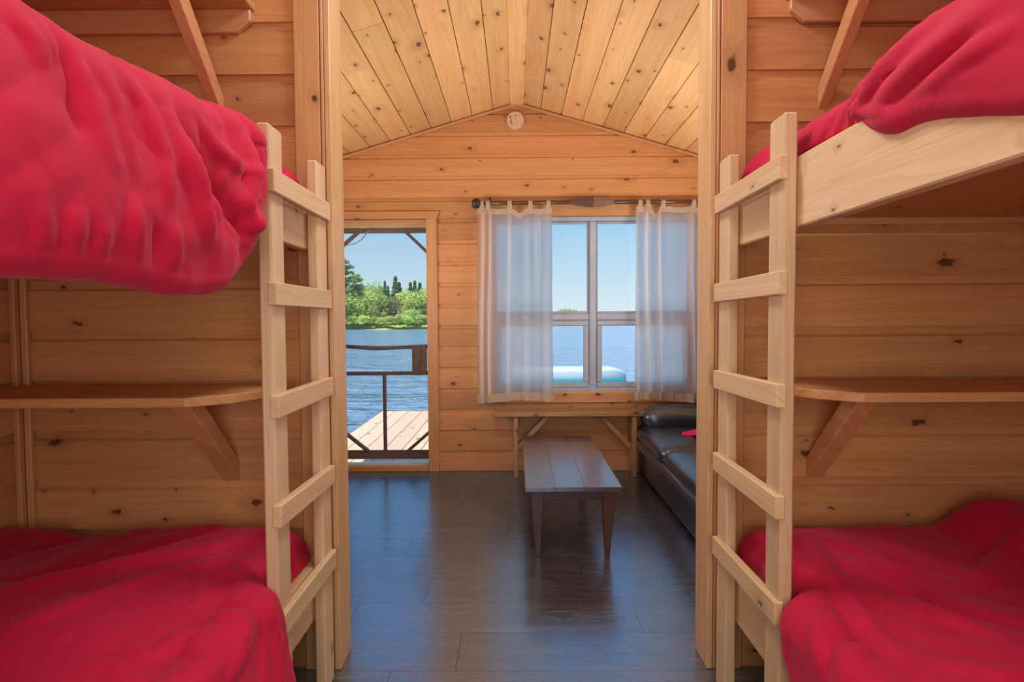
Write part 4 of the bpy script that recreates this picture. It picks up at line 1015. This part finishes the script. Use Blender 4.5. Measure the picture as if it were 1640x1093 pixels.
# ------------------------------------------------------------------ round disc on the gable
t = thing('wall_disc', 'pale round wooden disc with dark marks high on the gable wall', 'plaque', (0.006, YB-0.005, 2.931))
n = 40; v = []; f = []
ol = [(0.071*math.cos(2*math.pi*k/n)*(1-0.05*math.sin(2*math.pi*k/n)), 0.075*math.sin(2*math.pi*k/n)) for k in range(n)]
for dy, sc in ((0.002, 1.0), (-0.012, 1.0), (-0.016, 0.95)): v += [(x*sc, dy, z*sc) for x, z in ol]
for r_ in range(2): f += [(r_*n+k, r_*n+(k+1) % n, (r_+1)*n+(k+1) % n, (r_+1)*n+k) for k in range(n)]
f += [tuple(2*n+k for k in range(n)), tuple(range(n-1, -1, -1))]
obj('disc_body', mesh('disc', v, f), M['disc'], t)
def mark(pts, w_):
    v = []; f = []
    for i, (x, z) in enumerate(pts):
        a = Vector(pts[max(i-1, 0)]); b = Vector(pts[min(i+1, len(pts)-1)]); d = (b-a).normalized(); q = Vector((-d.y, d.x))*w_
        v += [(x+q.x, -0.0163, z+q.y), (x-q.x, -0.0163, z-q.y), (x-q.x, -0.0175, z-q.y), (x+q.x, -0.0175, z+q.y)]
    for i in range(len(pts)-1):
        for k in range(4): f.append((i*4+k, i*4+(k+1) % 4, i*4+4+(k+1) % 4, i*4+4+k))
    f += [(0, 1, 2, 3), tuple(len(pts)*4-4+k for k in (3, 2, 1, 0))]
    return obj('painted_mark', mesh('mark', v, f), M['mark'], t)
mark([(-0.033, 0.006), (-0.035, -0.008), (-0.039, -0.020), (-0.030, -0.026), (-0.020, -0.030)], 0.0030)
mark([(-0.038, 0.034), (-0.041, 0.026), (-0.041, 0.017)], 0.0045)
mark([(0.003, 0.039), (0.009, 0.039)], 0.0035)
mark([(0.007, 0.014), (0.010, 0.013)], 0.0025)

# ------------------------------------------------------------------ outside: dock, lake, shore, trees, boat, island
dk = thing('dock', 'sunlit pale plank dock reaching out over the lake beyond the screen door', 'dock', (-0.8, 7.0, -0.12))
k = 0; x = -2.03
while x < 2.2:
    board('plank', dk, M['deck'], 3.68, 0.196, 0.038, (x+0.1, 6.96, -0.119), (0, 1, 0), (1, 0, 0), bev=0.005); x += 0.203
for yy in (5.3, 7.0, 8.6): board('joist', dk, M['weathered'], 4.2, 0.15, 0.05, (0.07, yy, -0.215), (1, 0, 0), (0, 0, 1))
for xx in (-1.9, 2.05):
    for yy in (6.0, 8.5): board('pile', dk, M['weathered'], 1.6, 0.14, 0.14, (xx, yy, -0.94), (0, 0, 1), (1, 0, 0))
WZ = -0.55
wv = [(-1200, 5.2, WZ), (1200, 5.2, WZ), (1200, 2600, WZ), (-1200, 2600, WZ)]
lake = obj('lake', mesh('lake', wv, [(0, 1, 2, 3)]), M['water']); lake['kind'] = 'stuff'
tag(lake, 'rippled blue lake water stretching out to the far shore and island', 'lake')
board('lake_bed', struct('ground', (0, 60, -2)), M['earth'], 2400, 2600, 0.1, (0, 1300, -2.6), bev=0)
# shore
n1, n2 = 60, 14; v = []; f = []
for i in range(n1):
    x = -62+i*1.0
    for j in range(n2):
        y_ = 98+j*2.2+0.9*math.sin(x*0.35)+0.5*math.sin(x*0.9)
        y_ += max(0, (-14-x))*0.0+max(0, x+14)*1.6
        v.append((x, y_, WZ-0.1+min(1.0, j*0.42)+max(0, j-2)*0.11+0.10*math.sin(x*1.7+j)))
f = [(i*n2+j, (i+1)*n2+j, (i+1)*n2+j+1, i*n2+j+1) for i in range(n1-1) for j in range(n2-1)]
sh = obj('shore', mesh('shore', v, f, True), M['grass']); sh['kind'] = 'structure'

def cards(rnd_, pts, size, flat=0.5):
    v = []; f = []
    for p in pts:
        sz = size*rnd_.uniform(0.6, 1.3)
        u = Vector((rnd_.gauss(0, 1), rnd_.gauss(0, 1), rnd_.gauss(0, flat))).normalized()
        w_ = u.cross(Vector((rnd_.gauss(0, 1), rnd_.gauss(0, 1), rnd_.gauss(0, 1)))).normalized()
        b = len(v); v += [p-u*sz-w_*sz*0.5, p+u*sz-w_*sz*0.5, p+u*sz*0.6+w_*sz*0.6, p-u*sz*0.6+w_*sz*0.6]; f.append((b, b+1, b+2, b+3))
    return v, f
def tree_meshes(kind, seed):
    r_ = random.Random(seed); pts = []
    if kind == 'spruce':
        for i in range(1500):
            h = r_.random()**0.8*0.94+0.05; lay = (h*13) % 1.0; rad = (1-h)*0.20*(0.45+0.75*(1-lay))*math.sqrt(r_.uniform(0.2, 1)); an = r_.uniform(0, 6.283)
            pts.append(Vector((rad*math.cos(an), rad*math.sin(an), h-0.25*rad)))
        v, f = cards(r_, pts, 0.026, 0.3)
    elif kind == 'pine':
        br = [(r_.uniform(0.35, 0.98), r_.uniform(0, 6.283)) for i in range(26)]
        for i in range(1700):
            h, an = r_.choice(br); ln = (0.10+0.20*math.sin(math.pi*min(1, (1.05-h)/0.8)))*r_.uniform(0.3, 1)
            pts.append(Vector((ln*math.cos(an), ln*math.sin(an), h+ln*0.12)) + Vector((r_.gauss(0, .018), r_.gauss(0, .018), r_.gauss(0, .012))))
        v, f = cards(r_, pts, 0.026, 0.3)
    elif kind == 'dead':
        br = [(r_.uniform(0.2, 0.95), r_.uniform(0, 6.283)) for i in range(60)]
        for i in range(900):
            h, an = r_.choice(br); ln = 0.17*(1.1-h)*r_.uniform(0.1, 1)
            pts.append(Vector((ln*math.cos(an), ln*math.sin(an), h+ln*0.3)))
        v, f = cards(r_, pts, 0.013, 0.5)
    else:
        blobs = [(Vector((r_.gauss(0, .15), r_.gauss(0, .15), r_.uniform(0.30, 0.86))), r_.uniform(0.09, 0.19)) for i in range(15)]+[(Vector((0, 0, 0.55)), 0.25)]
        for i in range(1900):
            c, rr = r_.choice(blobs); d = Vector((r_.gauss(0, 1), r_.gauss(0, 1), r_.gauss(0, 1))).normalized()
            p = c+d*rr*r_.uniform(0.75, 1.05)
            if kind == 'shrub': p.z = p.z*0.9-0.10
            pts.append(p)
        v, f = cards(r_, pts, 0.030, 0.8)
    crown = mesh('crown', v, f)
    trunk = tube_mesh([(0, 0, -0.03), (0, 0, 0.4), (0.004, 0, 0.95 if kind != 'broad' else 0.7)], [0.018, 0.012, 0.003], 7)
    trunk.materials.append(M['bark'])
    return crown, trunk
TK = {}
for kd, mt in (('spruce', 'leaf_dark'), ('pine', 'leaf_pine'), ('dead', 'leaf_dead'), ('broad', 'leaf_light'), ('maple', 'leaf_mid'), ('shrub', 'leaf_light')):
    c, tr = tree_meshes('broad' if kd == 'maple' else kd, hash(kd) % 7 if False else len(kd)*3+1); c.materials.append(M[mt]); TK[kd] = (c, tr)
TLAB = {'spruce': ('spruce_tree', 'dark pointed spruce standing among paler trees on the far shore'),
        'pine': ('pine_tree', 'tall feathery pale pine at the shore edge beside the passage jamb'),
        'dead': ('bare_tree', 'grey bare-twigged tree among green ones on the far shore'),
        'broad': ('broadleaf_tree', 'light green rounded leafy tree on the far shore'),
        'maple': ('broadleaf_tree', 'mid green rounded leafy tree on the far shore'),
        'shrub': ('shrub', 'low bright green waterside shrub on the far shore')}
def tree(kd, px, dist, h, w_=1.0, label=None):
    x = (px-833)/940*dist
    nm, lab = TLAB[kd]
    t = thing(nm, label or lab, 'shrub' if kd == 'shrub' else 'tree', (x, dist, WZ+0.7 if dist < 104 else WZ+1.0), 'trees along the far shore')
    c, tr = TK[kd]
    a = obj('crown', c, None, t); b = obj('trunk', tr, None, t)
    for o in (a, b): o.scale = (h*w_, h*w_, h); o.rotation_euler = (0, 0, R.uniform(0, 6.28))
T_ = [('pine', 549, 100, 11.2, 0.9), ('pine', 561, 101, 9.6, 1.0), ('pine', 573, 104, 8.6, .95), ('maple', 555, 98.5, 4.6, 1.2), ('broad', 570, 100, 5.6, 1.1), ('broad', 583, 106, 7.3, 1.0),
      ('maple', 580, 100, 4.4, 1.2), ('broad', 594, 102, 6.4, 1.0), ('maple', 601, 107, 7.0, 1.0), ('dead', 607, 104, 5.6, 1.0), ('broad', 614, 101, 5.6, 1.1), ('maple', 612, 108, 7.4, .8),
      ('spruce', 624, 106, 7.6, .9), ('spruce', 619, 103, 5.2, 1.0), ('spruce', 629, 104, 6.6, .9), ('spruce', 641, 109, 8.6, 1.3), ('spruce', 647, 110, 7.6, 1.3), ('dead', 640, 102, 6.6, 1.3), ('dead', 649, 103, 5.4, 1.2),
      ('broad', 656, 104, 5.9, 1.1), ('broad', 664, 102, 5.0, 1.2), ('spruce', 665, 110, 7.6, 1.2), ('spruce', 672, 111, 7.9, 1.1), ('spruce', 680, 110, 7.5, 1.3), ('maple', 677, 105, 5.8, 1.1), ('broad', 686, 103, 5.6, 1.2), ('maple', 694, 106, 6.6, 1.1),
      ('maple', 668, 99.5, 2.8, 1.5),
      ('shrub', 632, 98.5, 2.0, 1.9), ('shrub', 648, 98.5, 2.4, 1.9), ('shrub', 659, 98.5, 2.2, 1.9), ('shrub', 589, 98.5, 2.2, 1.8), ('shrub', 606, 98.8, 1.9, 1.8), ('shrub', 618, 98.6, 1.7, 1.9), ('shrub', 682, 98.5, 2.2, 1.9), ('shrub', 568, 98.2, 2.2, 1.8)]
ORD = ['first', 'second', 'third', 'fourth', 'fifth', 'sixth', 'seventh', 'eighth', 'ninth', 'tenth']
LB = {'spruce': 'dark pointed spruce', 'pine': 'tall feathery pale pine', 'dead': 'grey bare-twigged tree', 'broad': 'light green leafy tree', 'maple': 'mid green leafy tree', 'shrub': 'low waterside shrub'}
for a in T_:
    same = sorted(q[1] for q in T_ if q[0] == a[0])
    tree(*a, label='%s on the far shore, %s counting away from the passage jamb' % (LB[a[0]], ORD[same.index(a[1])]))


# boat moored beyond the dock
bt = thing('boat', 'white boat hull with teal stripe moored on the lake below the window', 'boat', (1.55, 16.8, WZ))
n = 40; v = []; f = []; tv = []; secs = []
for i in range(n+1):
    k = i/n; x_ = -1.62+3.20*k
    bw = 0.62*math.sqrt(max(0.02, 1-(max(0, k-0.45)/0.56)**2.4)); zt = 0.40-0.16*max(0, (k-0.86)/0.14)**2
    secs.append([(x_, -bw*0.80, -0.06), (x_, -bw*0.97, 0.15), (x_, -bw, zt-0.05), (x_, -bw*0.93, zt), (x_, -bw*0.5, zt+0.012), (x_, bw*0.5, zt+0.012), (x_, bw*0.93, zt), (x_, bw, zt-0.05), (x_, bw*0.97, 0.15), (x_, bw*0.80, -0.06)])
def loft(secs, lo, hi):
    v = [p for s_ in secs for p in s_[lo:hi]]; m = hi-lo
    f = [(i*m+j, (i+1)*m+j, (i+1)*m+j+1, i*m+j+1) for i in range(len(secs)-1) for j in range(m-1)]
    f += [tuple(range(m)), tuple((len(secs)-1)*m+j for j in range(m-1, -1, -1))]
    return v, f
v, f = loft(secs, 1, 9); obj('hull', mesh('hull', v, f, True), M['boat_white'], bt)
band = [[(x_*1.002, y_*1.006, z_) for x_, y_, z_ in (s_[0], s_[1], s_[8], s_[9])] for s_ in secs]
v, f = loft(band, 0, 4); obj('stripe', mesh('stripe', v, f, True), M['boat_teal'], bt)
# island
n1, n2 = 70, 16; v = []; f = []
for i in range(n1):
    for j in range(n2):
        k = i/(n1-1)*2-1; q = j/(n2-1)*2-1
        prof = max(0, 1-abs((k-0.12)/0.82)**1.7)*max(0, 1-q*q)**0.6
        nz = float(vnoise(np.float64(i*0.9), np.float64(j*1.7)))
        v.append((k*46, q*18, 13.5*prof*(1+0.16*nz)+(1.6*max(0, nz) if prof > 0 else 0)-0.3))
f = [(i*n2+j, (i+1)*n2+j, (i+1)*n2+j+1, i*n2+j+1) for i in range(n1-1) for j in range(n2-1)]
o = obj('island', mesh('island', v, f), M['hill']); o.location = (73, 900, WZ)
tag(o, 'small wooded island low on the lake horizon seen through the window', 'island')
